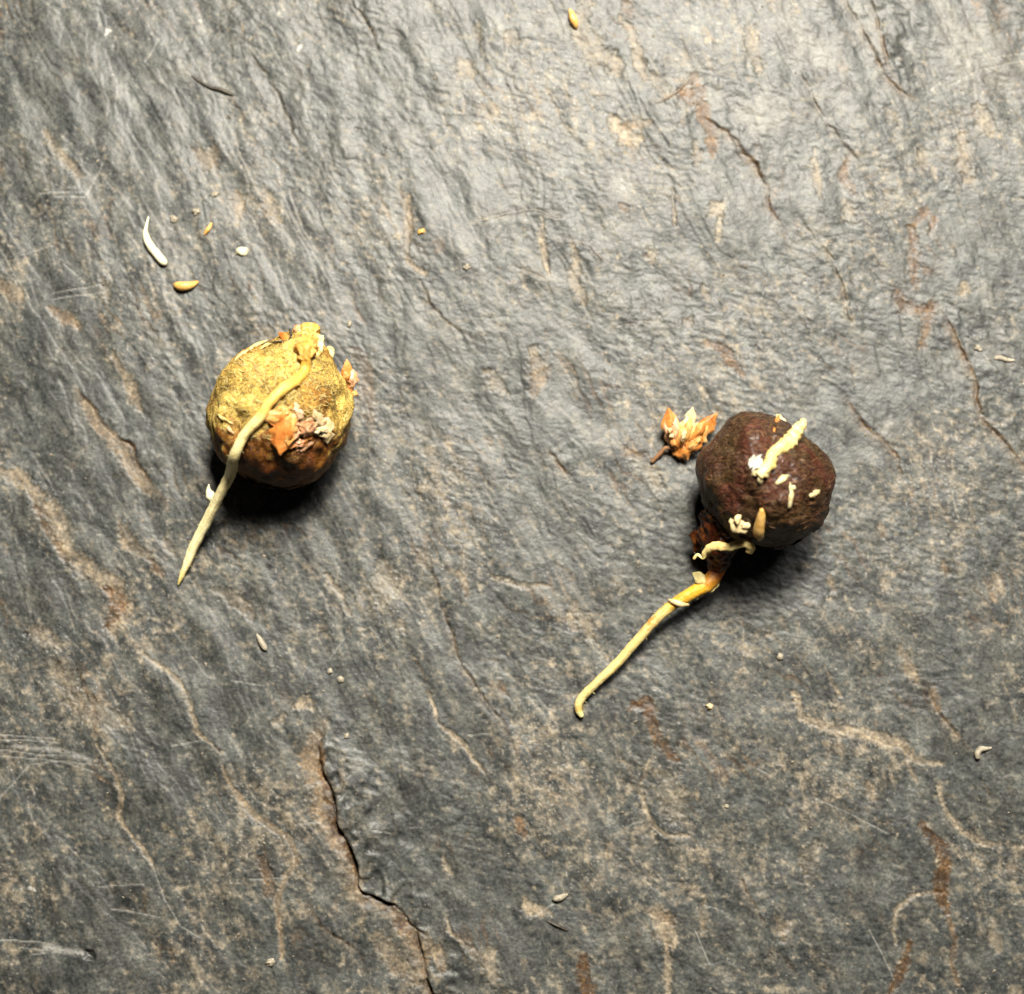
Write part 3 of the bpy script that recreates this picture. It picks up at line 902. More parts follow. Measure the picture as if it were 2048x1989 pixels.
# ------------------------------------------------------------------ seed bodies
def seed_body(outline, cpx, zc, depth, dents, nth=150, nph=90, lump=0.03, seed=0):
    c = P(cpx[0], cpx[1], zc)
    V = (CAM - c).normalized()
    Xa = (Vector((1, 0, 0)) - V * V.x).normalized()
    U = V.cross(Xa)
    k = (CAM - c).length / DIST * S          # metres per photo pixel at the seed's distance
    th0 = np.array([math.atan2(-(y - cpx[1]), x - cpx[0]) for x, y in outline])
    r0 = np.array([math.hypot(x - cpx[0], y - cpx[1]) for x, y in outline])
    o = np.argsort(th0)
    th0, r0 = th0[o], r0[o]
    th0 = np.concatenate([th0 - 2 * np.pi, th0, th0 + 2 * np.pi])
    r0 = np.tile(r0, 3)
    th = np.linspace(-np.pi, np.pi, nth, endpoint=False)
    r = np.interp(th, th0, r0)
    r = r * 0.988
    r = sum(np.roll(r, q) * w for q, w in ((-2, .1), (-1, .2), (0, .4), (1, .2), (2, .1)))
    verts, faces = [], []
    for j in range(nph + 1):
        ph = math.pi * j / nph
        for i in range(nth):
            rr = r[i]
            # towards the poles the section becomes rounder
            bl = math.sin(ph) ** 0.6
            rr = rr * bl + np.mean(r) * (1 - bl)
            sx, sy = rr * math.sin(ph) * math.cos(th[i]), rr * math.sin(ph) * math.sin(th[i])
            d = depth * math.cos(ph)
            e = 0.0
            if math.cos(ph) > 0:
                for dx, dy, rad, dep in dents:
                    q = ((cpx[0] + sx - dx) ** 2 + (cpx[1] - sy - dy) ** 2) / rad ** 2
                    e += dep * math.exp(-q)
            dirv = Vector((math.sin(ph) * math.cos(th[i]), math.sin(ph) * math.sin(th[i]), math.cos(ph)))
            nz = 1 + lump * mnoise.noise(dirv * 2.3 + Vector((seed, 0, 0))) + lump * 0.5 * mnoise.noise(dirv * 6.0 + Vector((0, seed, 0))) + lump * 0.26 * mnoise.noise(dirv * 14.0) + lump * 0.14 * mnoise.noise(dirv * 31.0)
            edge_keep = 1 - 0.35 * math.sin(ph) ** 8
            nz = 1 + (nz - 1) * edge_keep
            p = c + (Xa * sx * nz + U * sy * nz + V * (d * nz - e)) * k
            verts.append(p)
    for j in range(nph):
        for i in range(nth):
            i2 = (i + 1) % nth
            faces.append((j * nth + i, (j + 1) * nth + i, (j + 1) * nth + i2, j * nth + i2))
    zmin = min(v.z for v in verts)
    return verts, faces, zmin, c


def make_caster(verts, faces):
    b = BVHTree.FromPolygons([tuple(v) for v in verts], faces)

    def hit(px, py):
        d = (P(px, py, 0) - CAM).normalized()
        loc, nrm, i, dd = b.ray_cast(CAM, d)
        if loc is None:
            return None, None
        if nrm.dot(d) > 0:
            nrm = -nrm
        return loc, nrm
    return hit


def on(hit, px, py, lift=0.0, z=None):
    """point on a seed at a photo pixel, lifted (photo px); off the seed: at height z"""
    l, n = hit(px, py)
    if l is None or z is not None:
        return P(px, py, z if z is not None else 60), Vector((0, 0, 1))
    return l + n * lift * S, n


def add_t(o, n, seg):
    at = o.data.attributes.new('t', 'FLOAT', 'POINT')
    tv = np.concatenate([np.repeat(np.linspace(0, 1, n), seg), [0.0, 1.0]])
    at.data.foreach_set('value', tv.astype(np.float32))
    av = np.zeros((n * seg + 2, 3), dtype=np.float32)
    th = np.tile(np.arange(seg) / seg * 2 * np.pi, n)
    av[:n * seg, 0] = np.repeat(np.linspace(0, 1, n), seg)
    av[:n * seg, 1] = np.cos(th)
    av[:n * seg, 2] = np.sin(th)
    at = o.data.attributes.new('fibre', 'FLOAT_VECTOR', 'POINT')
    at.data.foreach_set('vector', av.ravel())


def root_hairs(ctrl, rad, count, seed, lo=0.3, hi=0.95):
    rg = random.Random(seed)
    path = catmull([list(c) + [r * S] for c, r in zip(ctrl, rad)], 200)
    V_, F_ = [], []
    for _ in range(count):
        i = int(200 * rg.uniform(lo, hi))
        p, r = Vector(path[i][:3]), path[i][3]
        t_ = (Vector(path[min(i + 2, 199)][:3]) - Vector(path[i - 2][:3])).normalized()
        d = Vector((rg.gauss(0, 1), rg.gauss(0, 1), rg.gauss(0.3, 0.8)))
        d = (d - t_ * d.dot(t_)).normalized()
        L = rg.uniform(2, 6) * S
        q = d + t_ * rg.gauss(0, 0.6)
        v, f = tube([p + d * r * 0.9, p + d * r + q * L * 0.5, p + d * r + (q + t_ * rg.gauss(0, 0.4)) * L], [0.45, 0.4, 0.2], 5, 4)
        b = len(V_)
        V_ += v
        F_ += [tuple(b + k for k in q_) for q_ in f]
    return V_, F_


def fuzz(hit, cpx, rad, count, seed, length=(14, 34), r=0.9, lift=1.2, drift=None):
    rg = random.Random(seed)
    V_, F_ = [], []
    while count > 0:
        a, q = rg.random() * 6.283, math.sqrt(rg.random()) * rad
        x, y = cpx[0] + q * math.cos(a), cpx[1] + q * math.sin(a)
        h = rg.random() * 6.283 if drift is None else drift + rg.gauss(0, 0.35)
        L = rg.uniform(*length)
        bend = rg.gauss(0, 0.3)
        pts = []
        for i in range(6):
            l, n = hit(x, y)
            if l is None:
                break
            pts.append(l + n * S * (lift + rg.uniform(-0.6, 1.6)))
            x += math.cos(h) * L / 5
            y += math.sin(h) * L / 5
            h += bend + rg.gauss(0, 0.25)
        if len(pts) < 4:
            continue
        v, f = tube(pts, [r * rg.uniform(0.6, 1.2)] * (len(pts) - 1) + [r * 0.4], 8, 4)
        b = len(V_)
        V_ += v
        F_ += [tuple(b + i for i in q_) for q_ in f]
        count -= 1
    return V_, F_


# ================================================================== left seed
OUT1 = [(485, 704), (451, 738), (434, 774), (422, 805), (419, 841), (424, 878), (439, 909), (460, 932), (487, 954), (528, 973), (571, 979), (616, 972), (651, 943), (678, 903), (695, 866), (702, 829), (701, 798), (690, 764), (673, 735), (655, 706), (640, 684), (622, 666), (600, 660), (578, 668), (548, 682), (513, 692)]
c1 = (561, 828)
zc1 = ground_max(561, 860, 60) + 132
bv, bf, zmin, cc1 = seed_body(OUT1, c1, zc1, 134, [(500, 952, 32, 24), (550, 972, 32, 28), (602, 972, 32, 28), (648, 942, 30, 22), (600, 878, 34, 15), (556, 905, 30, 10), (640, 905, 30, 8), (600, 740, 26, 8), (575, 930, 22, 10), (480, 770, 40, 6), (655, 790, 30, 6), (520, 740, 26, -5)], lump=0.095, seed=3)
hit1 = make_caster(bv, bf)
seed1 = thing('sprouted_seed', Vector((cc1.x, cc1.y, max(zmin, 0))), 'round yellow felted seed with one long pale root laid across its top', 'seed')
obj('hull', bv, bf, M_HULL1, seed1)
fv, ff = fuzz(hit1, (555, 775), 112, 380, 5, (10, 26), 0.62, 0.7)
fz = obj('fibre_fuzz', fv, ff, M_FIBRE, seed1)
fz['kind'] = 'stuff'

# root: over the seed, then down to the stone
R1 = [(610, 690, 0, None), (606, 709, 8, None), (608, 735, 9, None), (597, 762, 9, None), (569, 783, 8, None), (540, 806, 7, None), (518, 834, 8, None), (499, 863, 12, None), (481, 905, 18, None), (461, 948, 0, 132), (442, 986, 0, 98), (417, 1035, 0, 60), (391, 1086, 0, 30), (376, 1122, 0, 16), (364, 1150, 0, 9), (356, 1171, 0, 3)]
pts1 = []
for x, y, lf, z in R1:
    if z is None:
        pts1.append(on(hit1, x, y, lf)[0])
    else:
        pts1.append(P(x, y, z + max(0, ground(x, y)) * (1 if z < 40 else 0)))
rad1 = [8, 10.4, 9.6, 10.6, 10.6, 9.4, 10.2, 9.6, 10.3, 10.6, 10, 10.4, 9.8, 8.4, 5.2, 1.2]
v, f = tube(pts1, rad1, 130, 18, 0.15, 560)
root1 = obj('root', v, f, M_ROOT1, seed1)
root1['label'] = 'long straight pale cream root tapering to a point'
add_t(root1, 130, 18)
hv, hf = root_hairs(pts1, rad1, 45, 31, 0.06, 0.96)
obj('root_hairs', hv, hf, M_FIBRE, root1)['kind'] = 'stuff'
v, f = tube([P(418, 969, 82), P(417, 980, 80), P(421, 992, 78), P(424, 1004, 76)], [1.5, 5, 10, 6], 16, 10, 0.2)
obj('side_bud', v, f, M_WHITE, root1)
# woody collar where the root leaves the seed
cp = [on(hit1, 604, 722, 4)[0], on(hit1, 608, 704, 8)[0], P(614, 684, zc1 + 40), P(619, 666, zc1 + 22), P(622, 655, zc1 + 8)]
v, f = tube(cp, [12, 17, 21, 20, 13], 46, 32, 0.8, 420, 0.8, seed=4)
col1 = obj('root_collar', v, f, M_COLLAR, seed1)
col1['label'] = 'wrinkled ochre collar at the top of the seed'
for i, (a, b, w, m, z0, z1) in enumerate([((640, 706), (636, 668), 20, M_STRAW, 62, 40), ((628, 722), (640, 690), 16, M_ORANGE2, 70, 55), ((600, 668), (590, 650), 15, M_PINK, 40, 24),
                                          ((588, 690), (556, 664), 16, M_ORANGE, 50, 30), ((590, 694), (543, 688), 14, M_ORANGE2, 62, 50), ((612, 672), (606, 648), 16, M_COLLAR, 44, 30), ((634, 682), (648, 672), 12, M_STRAW, 48, 36)]):
    v, f = leaf(P(a[0], a[1], zc1 + z0), P(b[0], b[1], zc1 + z1), w, (0, -0.2, 1), 5, 0.3, seed=i)
    obj('collar_scale', v, f, m, col1)
v, f = tube([P(580, 659, zc1 + 44), P(582, 672, zc1 + 50), P(575, 684, zc1 + 62), P(560, 684, zc1 + 62), P(540, 685, zc1 + 54)], [2.6, 2.4, 2.4, 2, 1.2], 26, 6, 0.2)
obj('dark_thread', v, f, M_DARK, seed1)
for i, (a, b, w) in enumerate([((490, 705), (538, 683), 12), ((470, 722), (500, 702), 9), ((435, 829), (468, 846), 7), ((455, 852), (470, 870), 6), ((520, 700), (545, 690), 10)]):
    p, n = on(hit1, *a, 2)
    q, n2 = on(hit1, *b, 4) if hit1(*b)[0] is not None else (P(b[0], b[1], zc1 + 40), n)
    v, f = leaf(p, q, w, n, 3, 0.2, 1.0, seed=40 + i)
    obj('husk_shred', v, f, M_STRAW if i != 3 else M_PINK, seed1)


def scales_on(hit, parent, rows, name='scale', s0=0):
    for i, (a, b, w, m, l0, l1, bul) in enumerate(rows):
        p, n = on(hit, a[0], a[1], l0)
        q, n2 = on(hit, b[0], b[1], l1)
        nn = (n + n2 + Vector((0, 0, 0.8))).normalized()
        v, f = leaf(p, q, w * 1.2, nn, bul * 0.7, 0.3, 0.8, 15, 9, seed=s0 + i, jag=0.8, base=0.6, crump=5.0)
        obj(name, v, f, m, parent)


base = on(hit1, 590, 860)[0]
ch = thing('chaff_cluster', base, 'clump of orange and pink papery bracts stuck on front of the yellow seed', 'chaff')
scales_on(hit1, ch, [((573, 816), (553, 898), 34, M_ORANGE, 8, 20, 10), ((582, 826), (575, 884), 20, M_ORANGE2, 6, 14, 8), ((578, 824), (531, 838), 22, M_ORANGE2, 6, 6, 7),
                     ((600, 866), (614, 828), 30, M_PINK, 6, 14, 9), ((622, 856), (598, 848), 26, M_PINK, 12, 12, 8), ((588, 842), (584, 876), 18, M_PINK, 5, 12, 6),
                     ((571, 893), (624, 872), 13, M_ORANGE, 8, 8, 5), ((585, 886), (606, 880), 12, M_PINK, 9, 8, 5), ((600, 838), (590, 806), 12, M_PINK, 4, 6, 4), ((592, 900), (632, 884), 10, M_BROWN, 4, 4, 4)], 'bract', 10)
base = on(hit1, 645, 850)[0]
ch = thing('pale_husk', base, 'torn cream husk flake right of the orange bracts on the yellow seed', 'husk')
scales_on(hit1, ch, [((648, 862), (625, 818), 18, M_PALE, 5, 7, 6), ((645, 838), (655, 886), 26, M_PALE, 5, 6, 8), ((654, 852), (619, 861), 16, M_PALE, 8, 8, 5)], 'flap', 30)
base = P(699, 755, zc1 - 10)
ch = thing('orange_husk', base, 'small orange husk sticking out from the right edge of the yellow seed', 'husk')
for i, (a, b, w, z0, z1, m) in enumerate([((703, 790), (693, 718), 28, -20, 8, M_ORANGE), ((704, 776), (706, 738), 20, -8, 2, M_PINK), ((702, 782), (716, 793), 9, -20, -26, M_ORANGE2), ((698, 764), (689, 742), 18, 0, 12, M_ORANGE)]):
    v, f = leaf(P(a[0], a[1], zc1 + z0), P(b[0], b[1], zc1 + z1), w, (0.5, -0.1, 1), 6, 0.4, 0.8, 13, 7, seed=60 + i, jag=0.7, crump=4.0)
    obj('flap', v, f, m, ch)
v, f = leaf(P(662, 716, zc1 - 20), P(656, 692, zc1 - 34), 24, (0, -0.1, 1), 4, 0.2, 1.5, seed=71)
tag(obj('husk_flake', v, f, M_STRAW), 'tiny yellow flake behind the upper right of the yellow seed', 'flake')

# ================================================================== right seed
OUT2 = [(1497, 820), (1468, 835), (1447, 857), (1425, 878), (1408, 898), (1398, 924), (1395, 953), (1399, 980), (1411, 1012), (1428, 1042), (1448, 1064), (1470, 1078), (1505, 1086), (1541, 1098), (1577, 1092), (1606, 1077), (1635, 1052), (1654, 1021), (1664, 989), (1666, 958), (1659, 929), (1642, 902), (1623, 883), (1604, 869), (1570, 845), (1541, 830), (1519, 823)]
c2 = (1532, 958)
zc2 = ground_max(1532, 990, 60) + 148
bv, bf, zmin, cc2 = seed_body(OUT2, c2, zc2, 146, [(1530, 1098, 32, 28), (1582, 1094, 32, 30), (1628, 1068, 30, 26), (1658, 1030, 26, 18), (1552, 876, 26, 14), (1536, 893, 20, 8), (1470, 1050, 34, 14), (1545, 1092, 30, 6), (1585, 905, 30, -6), (1450, 880, 26, 6), (1620, 1000, 34, 7), (1480, 980, 30, 6), (1425, 1020, 30, 12), (1600, 1050, 30, -6)], lump=0.085, seed=9)
hit2 = make_caster(bv, bf)
seed2 = thing('sprouted_seed', Vector((cc2.x, cc2.y, max(zmin, 0))), 'dark brown wet seed with a root growing down from its lower left', 'seed')
obj('hull', bv, bf, M_HULL2, seed2)
fv, ff = fuzz(hit2, (1535, 950), 135, 240, 8, (20, 46), 0.5, 0.2, drift=-0.25)
fz = obj('fibre_fuzz', fv, ff, M_FIBRE2, seed2)
fz['kind'] = 'stuff'
v, f = tube([P(1478, 1015, zc2 - 28), P(1455, 1046, zc2 - 42), P(1438, 1080, zc2 - 64), P(1438, 1114, zc2 - 84), P(1435, 1142, zc2 - 94)], [50, 50, 40, 27, 17], 60, 36, 0.30, 700, seed=2)
neck = obj('neck', v, f, M_DKRED, seed2)
neck['label'] = 'dark red knobbly neck between seed and root'
for i, (a, b, w, z0, z1, m) in enumerate([((1420, 1050), (1388, 1108), 34, 70, 40, M_DKRED), ((1428, 1060), (1404, 1072), 18, 92, 84, M_BROWN), ((1412, 1050), (1425, 1034), 10, 84, 80, M_BROWN),
                                          ((1440, 1062), (1420, 1076), 20, 96, 90, M_ORANGE), ((1408, 1088), (1384, 1082), 14, 60, 52, M_DKRED), ((1494, 1066), (1492, 1078), 10, 96, 92, M_ORANGE), ((1462, 1040), (1450, 1062), 18, 112, 104, M_ORANGE)]):
    v, f = leaf(P(a[0], a[1], z0 + 8), P(b[0], b[1], z1 + 8), w, (-0.2, -0.2, 1), 5, 0.3, 0.9, 13, 7, seed=80 + i, jag=0.8, crump=4)
    obj('skin_shred', v, f, m, neck)
R2 = [(1442, 1098, zc2 - 76), (1437, 1138, zc2 - 92), (1417, 1166, 60), (1385, 1186, 58), (1352, 1206, 55), (1320, 1231, 50), (1278, 1277, 41), (1234, 1327, 31), (1192, 1367, 22), (1168, 1391, 16), (1158, 1406, 13), (1157, 1420, 11), (1164, 1434, 9)]
pts2 = [P(x, y, z + (max(0, ground(x, y)) if z < 30 else 0)) for x, y, z in R2]
v, f = tube(pts2, [17, 15, 15.5, 13, 11, 10.3, 9.5, 9.4, 8.8, 8.5, 8.4, 7.8, 4.6], 130, 18, 0.13, 600)
root2 = obj('root', v, f, M_ROOT2, seed2)
root2['label'] = 'amber to straw coloured root with a hooked tip'
add_t(root2, 130, 18)
hv, hf = root_hairs(pts2, [15] * 3 + [12] * 2 + [9] * 8, 40, 32, 0.15, 0.9)
obj('root_hairs', hv, hf, M_FIBRE, root2)['kind'] = 'stuff'
v, f = leaf(P(1412, 1166, 74), P(1385, 1146, 66), 20, (0, 0, 1), 3, 0.2, 1.2, seed=91, jag=0.5)
obj('skin_shred', v, f, M_STRAW, root2)
v, f = leaf(P(1438, 1160, 60), P(1420, 1186, 56), 12, (0, 0, 1), 3, 0.2, 1.2, seed=92, jag=0.5)
obj('skin_shred', v, f, M_STRAW, root2)
v, f = tube([P(1336, 1199, 62), P(1348, 1204, 70), P(1362, 1209, 70), P(1378, 1210, 60)], [2, 5, 5.5, 2], 18, 8, 0.2, flat=0.6)
obj('pale_ring', v, f, M_CREAM, root2)

# --- things lying on the right seed
def strip_on(name, rows, mat, label, cat, n=40, seg=12, wob=0.25, flat=None, seed=0, group=None):
    pts, rad = [], []
    for x, y, r, lf, z in rows:
        pts.append(on(hit2, x, y, lf, z)[0])
        rad.append(r)
    v, f = tube(pts, rad, n, seg, wob, 700, flat, seed)
    return tag(obj(name, v, f, mat), label, cat, group)


pl = on(hit2, 1577, 885, 13)[0]
pz = pl.z / S
ztop = pz
frag = thing('root_fragment', on(hit2, 1553, 910, 0)[0], 'thick straw yellow root fragment lying across top of the brown seed', 'root fragment')
rows = [(1610, 840, 4, ztop - 2), (1604, 848, 9, ztop - 1), (1595, 862, 11.5, ztop), (1577, 885, 13.5, ztop + 1)]
pts = [P(x, y, z) for x, y, r, z in rows] + [on(hit2, 1553, 910, 9)[0], on(hit2, 1532, 934, 9)[0], on(hit2, 1519, 950, 7)[0]]
v, f = tube(pts, [4, 9, 11.5, 13.5, 10, 11.5, 9], 70, 18, 0.45, 300, 0.7, 3)
obj('shaft', v, f, M_STRAW, frag)
for i, (a, b, w) in enumerate([((1514, 944), (1503, 952), 9), ((1520, 950), (1520, 970), 9), ((1528, 946), (1534, 958), 7)]):
    p, n = on(hit2, *a, 8)
    q, n2 = on(hit2, *b, 2)
    v, f = leaf(p, q, w, n, 3, 0.2, 1.6, seed=100 + i)
    obj('frayed_end', v, f, M_CREAM, frag)
p, n = on(hit2, 1513, 926, 1)  # white sheet standing in for the gloss highlight on the wet skin
v, f = leaf(on(hit2, 1500, 918, 2)[0], on(hit2, 1524, 938, 2)[0], 23, n, 2, 0.15, 0.8, 15, 11, seed=112, jag=1.1, crump=4, base=0.5)
tag(obj('highlight_patch', v, f, M_WHITE), 'ragged white patch painted as a highlight at lower left end of the straw coloured fragment', 'painted_glint')
p, n = on(hit2, 1552, 968, 2)
q, n2 = on(hit2, 1578, 950, 3)
v, f = leaf(p, q, 12, n, 3, 0.3, 2, seed=111)
tag(obj('husk_flake', v, f, M_CREAM), 'cream flake right below the straw coloured fragment on the brown seed', 'flake')
k = thing('hooked_sliver', on(hit2, 1576, 990)[0], 'thin hooked cream sliver on the right half of the brown seed', 'sliver')
v, f = leaf(on(hit2, 1577, 1013, 5)[0], on(hit2, 1578, 966, 6)[0], 11, hit2(1576, 990)[1], 7, 0.4, 1.6, 13, 5, seed=114, jag=0.5, base=0.7, crump=2)
obj('stem', v, f, M_CREAM, k)
v, f = leaf(on(hit2, 1577, 974, 8)[0], on(hit2, 1591, 979, 4)[0], 10, hit2(1580, 978)[1], 2, 0.2, 1.5, seed=113)
obj('hook', v, f, M_CREAM, k)
v, f = leaf(on(hit2, 1618, 994, 2)[0], on(hit2, 1639, 980, 3)[0], 13, hit2(1627, 988)[1], 3, 0.3, 2.0, 11, 5, seed=119, jag=0.7, base=0.5, crump=3)
tag(obj('husk_chip', v, f, M_CREAM), 'small cream chip near right edge of the brown seed', 'chip')
g1 = [(1527, 1016, 3, 5, None), (1526, 1028, 7.5, 7, None), (1523, 1044, 10, 9, None), (1520, 1058, 10.5, 10, None), (1518, 1068, 7, 8, None)]
strip_on('grain', g1 + [(1518, 1073, 2, 8, None)], M_GRAIN, 'plump orange grain standing on lower front of the brown seed', 'grain', 24, 14, 0.06)
st = thing('white_crumb', on(hit2, 1480, 1042)[0], 'lumpy cream crumb just above the dark red neck', 'crumb')
for i, (x, y, rx, ry, ang) in enumerate([(1480, 1046, 14, 13, 30), (1474, 1034, 6, 10, 15), (1493, 1047, 9, 6, -8), (1478, 1054, 10, 8, 40)]):
    v, f = pebble(on(hit2, x, y, 7 if i == 0 else 5)[0], rx * (1.25 if i == 0 else 1), ry * (1.2 if i == 0 else 1), min(rx, ry) * 0.65, ang, 30 + i, 0.28, 15, 10)
    obj('lobe', v, f, M_CREAM, st)
rb = [(1387, 1119, 2.5, 108), (1395, 1110, 3, 114), (1406, 1116, 4, 116), (1410, 1105, 5.5, 122), (1423, 1095, 8.5, 128), (1440, 1092, 9, 132), (1457, 1095, 7.5, 133), (1475, 1089, 8.5, 131), (1493, 1087, 9.5, 128), (1501, 1096, 8.5, 122), (1497, 1106, 6, 116)]
v, f = tube([P(x, y, z + 10 + 40 * max(0.0, (x - 1400) / 100.0)) for x, y, r, z in rb], [r for x, y, r, z in rb], 70, 14, 0.35, 600, 0.55, 6)
tag(obj('root_fragment', v, f, M_STRAW), 'crinkled cream ribbon lying crosswise over the dark red neck', 'root fragment')
v, f = leaf(on(hit2, 1547, 864, 3)[0], on(hit2, 1557, 838, 8)[0], 15, (0, -0.3, 1), 3, 0.35, 1.6, seed=130)
tag(obj('husk_flake', v, f, M_ORANGE), 'brownish orange flake at the top of the brown seed', 'flake')
v, f = leaf(P(1572, 850, zc2 + 18), P(1552, 828, zc2 + 4), 14, (0, -0.3, 1), 3, 0.3, 1.4, seed=131)
tag(obj('husk_flake', v, f, M_CREAM), 'pale curled flake behind the top edge of the brown seed', 'flake')

# --- bract cluster on the stone, left of the brown seed
gz = ground_max(1365, 865, 20)
ch = thing('chaff_cluster', P(1362, 890, gz), 'orange flower shaped cluster of bracts on the stone left of the brown seed', 'chaff')
rows = [((1352, 902), (1334, 804), 36, 14, 52, M_ORANGE, 9), ((1366, 900), (1389, 802), 34, 16, 44, M_PALE, 6), ((1376, 896), (1443, 816), 36, 12, 46, M_ORANGE, 9),
        ((1376, 900), (1422, 844), 30, 18, 42, M_ORANGE2, 8), ((1364, 905), (1411, 872), 34, 20, 42, M_ORANGE, 9), ((1346, 896), (1328, 832), 22, 16, 44, M_PINK, 6),
        ((1360, 896), (1365, 836), 40, 30, 50, M_ORANGE2, 9), ((1370, 893), (1400, 838), 30, 28, 52, M_ORANGE2, 7), ((1352, 892), (1345, 842), 22, 28, 50, M_ORANGE2, 7),
        ((1344, 906), (1398, 896), 36, 12, 22, M_ORANGE, 12), ((1350, 880), (1352, 826), 16, 44, 58, M_PINK, 5), ((1372, 880), (1382, 828), 18, 46, 60, M_ORANGE2, 5),
        ((1380, 884), (1416, 834), 18, 40, 56, M_ORANGE, 6), ((1356, 898), (1336, 866), 20, 30, 46, M_ORANGE, 6), ((1378, 898), (1408, 868), 16, 36, 44, M_ORANGE2, 6), ((1364, 884), (1372, 856), 14, 56, 62, M_CREAM, 4)]
for i, (a, b, w, z0, z1, m, bul) in enumerate(rows):
    b = (a[0] + (b[0] - a[0]) * 0.88, a[1] + (b[1] - a[1]) * 0.88)
    v, f = leaf(P(a[0], a[1], gz + z0 * 0.9), P(b[0], b[1], gz + z1 * 0.9), w * 0.92, (0.0, -0.35, 1), bul, 0.5, 0.7, 15, 9, seed=140 + i, jag=0.55, crump=3.5, tip=0.9)
    obj('bract', v, f, m, ch)
v, f = tube([P(1342, 896, gz + 20), P(1330, 897, gz + 16), P(1318, 910, gz + 10), P(1303, 925, gz + 5)], [4, 4, 4.5, 3.5], 22, 10, 0.15)
obj('stalk', v, f, M_BROWN, ch)
v, f = pebble(P(1340, 861, gz + 48), 5, 5, 4, 0, 3)
obj('bead', v, f, M_CREAM, ch)
v, f = pebble(P(1343, 872, gz + 46), 5, 4.5, 4, 0, 4)
obj('bead', v, f, M_CREAM, ch)

# ================================================================== loose bits on the stone
def lying(name, rows, mat, label, cat, n=30, seg=12, wob=0.12, flat=None, seed=0, lift=0.0):
    pts = [P(x, y, max(ground(x, y), ground_max(x, y, r)) - 0.5 + r * (flat or 1.0) * 0.9 + lift) for x, y, r in rows]
    v, f = tube(pts, [r for x, y, r in rows], n, seg, wob, 700, flat, seed)
    return tag(obj(name, v, f, mat), label, cat)


def crumb(px, py, rx, ry, ang, mat, label, cat='crumb', seed=0, rough=0.5, name='crumb', rz=None):
    rx, ry = rx * 0.82, ry * 0.82
    rz = rz or min(rx, ry) * 0.6
    z = ground_max(px, py, rx * 0.5) + rz * 0.35
    v, f = pebble(P(px, py, z), rx, ry, rz, ang, seed, rough)
    return tag(obj(name, v, f, mat), label, cat)


lying('rootlet', [(297, 434, 1.5), (293, 452, 3), (291, 464, 4.5), (294, 480, 7.5), (304, 497, 8.5), (317, 513, 8.5), (328, 525, 7.5), (331, 529, 3)], M_WHITE, 'curved white rootlet lying on the stone at upper left', 'rootlet', 40)
lying('grain', [(348, 568, 2), (354, 571, 7.5), (366, 573, 9.5), (380, 571, 8), (390, 567, 5), (397, 563, 1.5)], M_GRAIN, 'shiny orange grain below the curved white rootlet', 'grain', 30, 12, 0.05)
crumb(484, 503, 15, 11.5, -18, M_WHITE, 'round greenish white pebble right of the curved white rootlet', 'pebble', 2, 0.3, 'pebble')
crumb(349, 438, 11, 7, 25, M_CRUMB, 'oval whitish crumb just right of the curved rootlet top', 'crumb', 3)
crumb(394, 423, 7, 9, 60, M_CRUMB, 'small angular cream crumb above the thin orange splinter', 'crumb', 4, 0.6)
lying('splinter', [(423, 446, 2), (419, 455, 4), (413, 463, 4), (408, 471, 1.5)], M_GRAIN, 'thin orange splinter between the white pebble and the rootlet', 'splinter', 18, 8)
crumb(431, 388, 11, 6, -25, M_CRUMB, 'flat whitish crumb above the small angular crumb at upper left', 'crumb', 5)
lying('splinter', [(383, 152, 1.2), (402, 165, 3), (424, 176, 3.6), (445, 181, 4.6), (458, 187, 3.5), (468, 191, 1.5)], M_DARK, 'dark thin splinter near the top left corner of the stone', 'splinter', 30, 8, 0.2)
lying('grain', [(513, 1268, 1.5), (517, 1275, 4), (524, 1287, 6), (530, 1297, 5), (533, 1301, 2)], M_CRUMB, 'slim cream grain below the long pale root of the yellow seed', 'grain', 20, 10, 0.08)
crumb(681, 1359, 9, 8, 20, M_CRUMB, 'larger of two white crumbs lower left of the middle', 'crumb', 6, 0.2)
crumb(660, 1343, 7, 6, 60, M_CRUMB, 'smaller of two white crumbs lower left of the middle', 'crumb', 7, 0.4)
lying('splinter', [(1988, 718, 2), (2000, 716, 5), (2014, 720, 4.5), (2030, 721, 2)], M_CRUMB, 'cream sliver near the right edge of the stone', 'sliver', 20, 8, 0.2, 0.6)
lying('rootlet', [(1983, 1496, 2), (1972, 1498, 4), (1960, 1499, 6), (1955, 1508, 6.5), (1956, 1517, 5)], M_CRUMB, 'tiny hooked cream rootlet low near the right edge', 'rootlet', 26, 10)
lying('grain', [(1106, 1800, 3), (1113, 1798, 6.5), (1123, 1795, 6), (1135, 1789, 2.5)], M_CRUMB, 'pale grain above the dark needle near the bottom', 'grain', 20, 10)
lying('needle', [(1094, 1842, 1.5), (1108, 1849, 3), (1122, 1855, 3), (1134, 1862, 1.5)], M_DARK, 'short dark needle on the stone near the bottom centre', 'needle', 20, 8)
crumb(539, 1925, 11, 8, -25, M_CRUMB, 'blocky cream crumb at the bottom left, below the long tan line', 'crumb', 8, 0.5)
lying('seed_husk', [(1139, 19, 2), (1143, 28, 6.5), (1147, 40, 8), (1151, 50, 6), (1153, 58, 2)], M_GRAIN, 'brown orange husk at the top edge of the stone', 'husk', 24, 10)
crumb(693, 1472, 6.5, 6, 0, M_CRUMB, 'yellowish crumb right of the top of the deep crack', 'crumb', 9)
crumb(1419, 1413, 7.5, 7, 0, M_TANCR, 'yellow crumb right of the hooked root tip', 'crumb', 10)
crumb(1453, 1613, 6, 4.5, 10, M_CRUMB, 'tiny bright cream crumb right of the pale oval stain', 'crumb', 11)
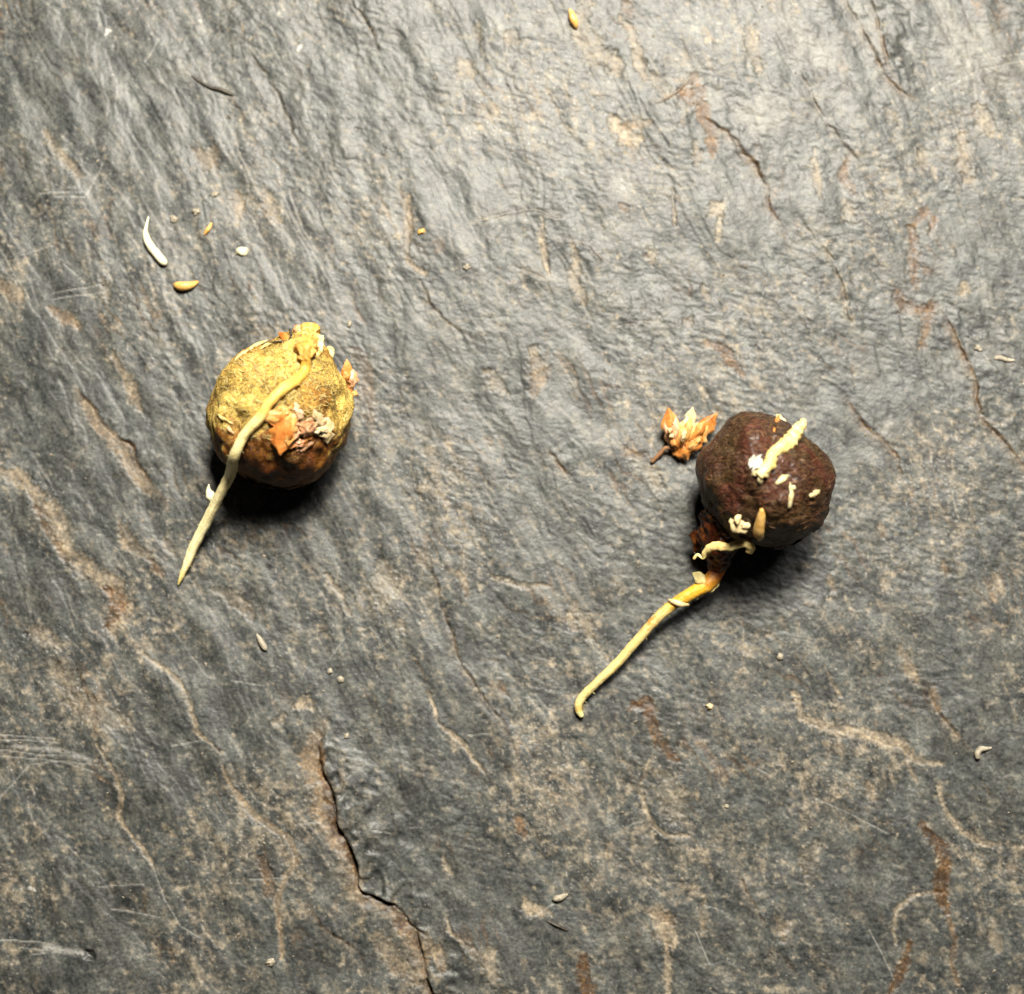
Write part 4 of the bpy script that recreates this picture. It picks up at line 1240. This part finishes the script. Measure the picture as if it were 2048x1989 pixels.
crumb(699, 648, 6, 8, 20, M_CRUMB, 'small cream crumb on the stone above the orange husk of the yellow seed', 'crumb', 12)
crumb(1957, 697, 10, 6, 40, M_CRUMB, 'pale crumb left of the cream sliver at the right edge', 'crumb', 13)
crumb(1560, 1314, 8, 9, 0, M_CRUMB, 'round white crumb on bare stone below the brown seed', 'crumb', 14, 0.25)
crumb(843, 463, 10, 6, -30, M_GRAIN, 'small orange chip beside the curved tan line at upper middle', 'chip', 16, 0.4, 'chip')
crumb(934, 534, 9, 7, -20, M_CRUMB, 'pale crumb in the upper middle, right of the curved tan line', 'crumb', 17)


# ------------------------------------------------------------------ fine grit lying in the hollows
def grit(count, seed):
    rg = random.Random(seed)
    V_, F_ = [], []
    oct_f = [(0, 2, 4), (2, 1, 4), (1, 3, 4), (3, 0, 4), (2, 0, 5), (1, 2, 5), (3, 1, 5), (0, 3, 5)]
    while count > 0:
        x, y = rg.uniform(-60, 2110), rg.uniform(-60, 2050)
        if math.hypot(x - 561, y - 828) < 150 or math.hypot(x - 1530, y - 960) < 150:
            continue
        h = ground(x, y)
        if h > ground(x + 14, y) or h > ground(x, y - 14):
            if rg.random() < 0.75:
                continue
        r = min(4.2, 0.9 + rg.expovariate(1.2))
        c = P(x, y, h + r * 0.3)
        a = rg.random() * 3.14
        b = len(V_)
        for d in ((1, 0, 0), (-1, 0, 0), (0, 1, 0), (0, -1, 0), (0, 0, 1), (0, 0, -1)):
            k = r * rg.uniform(0.5, 1.25) * (1.5 if d[0] else 1.0)
            dx, dy = d[0] * math.cos(a) - d[1] * math.sin(a), d[0] * math.sin(a) + d[1] * math.cos(a)
            V_.append(c + Vector((dx, dy, d[2] * 0.7)) * k * S)
        F_ += [tuple(b + i for i in q) for q in oct_f]
        count -= 1
    return V_, F_


M_GRIT = mat_plain('stone_grit', (0.06, 0.05, 0.04), (0.14, 0.12, 0.09), (0.27, 0.23, 0.17), 0.02, 0.75, 0.0)
gv, gf = grit(700, 21)
go = obj('grit', gv, gf, M_GRIT, smooth=False, origin=(0, 0, 0))
go['kind'] = 'stuff'
go['label'] = 'fine tan grit and dust scattered over the slate'
go['category'] = 'grit'
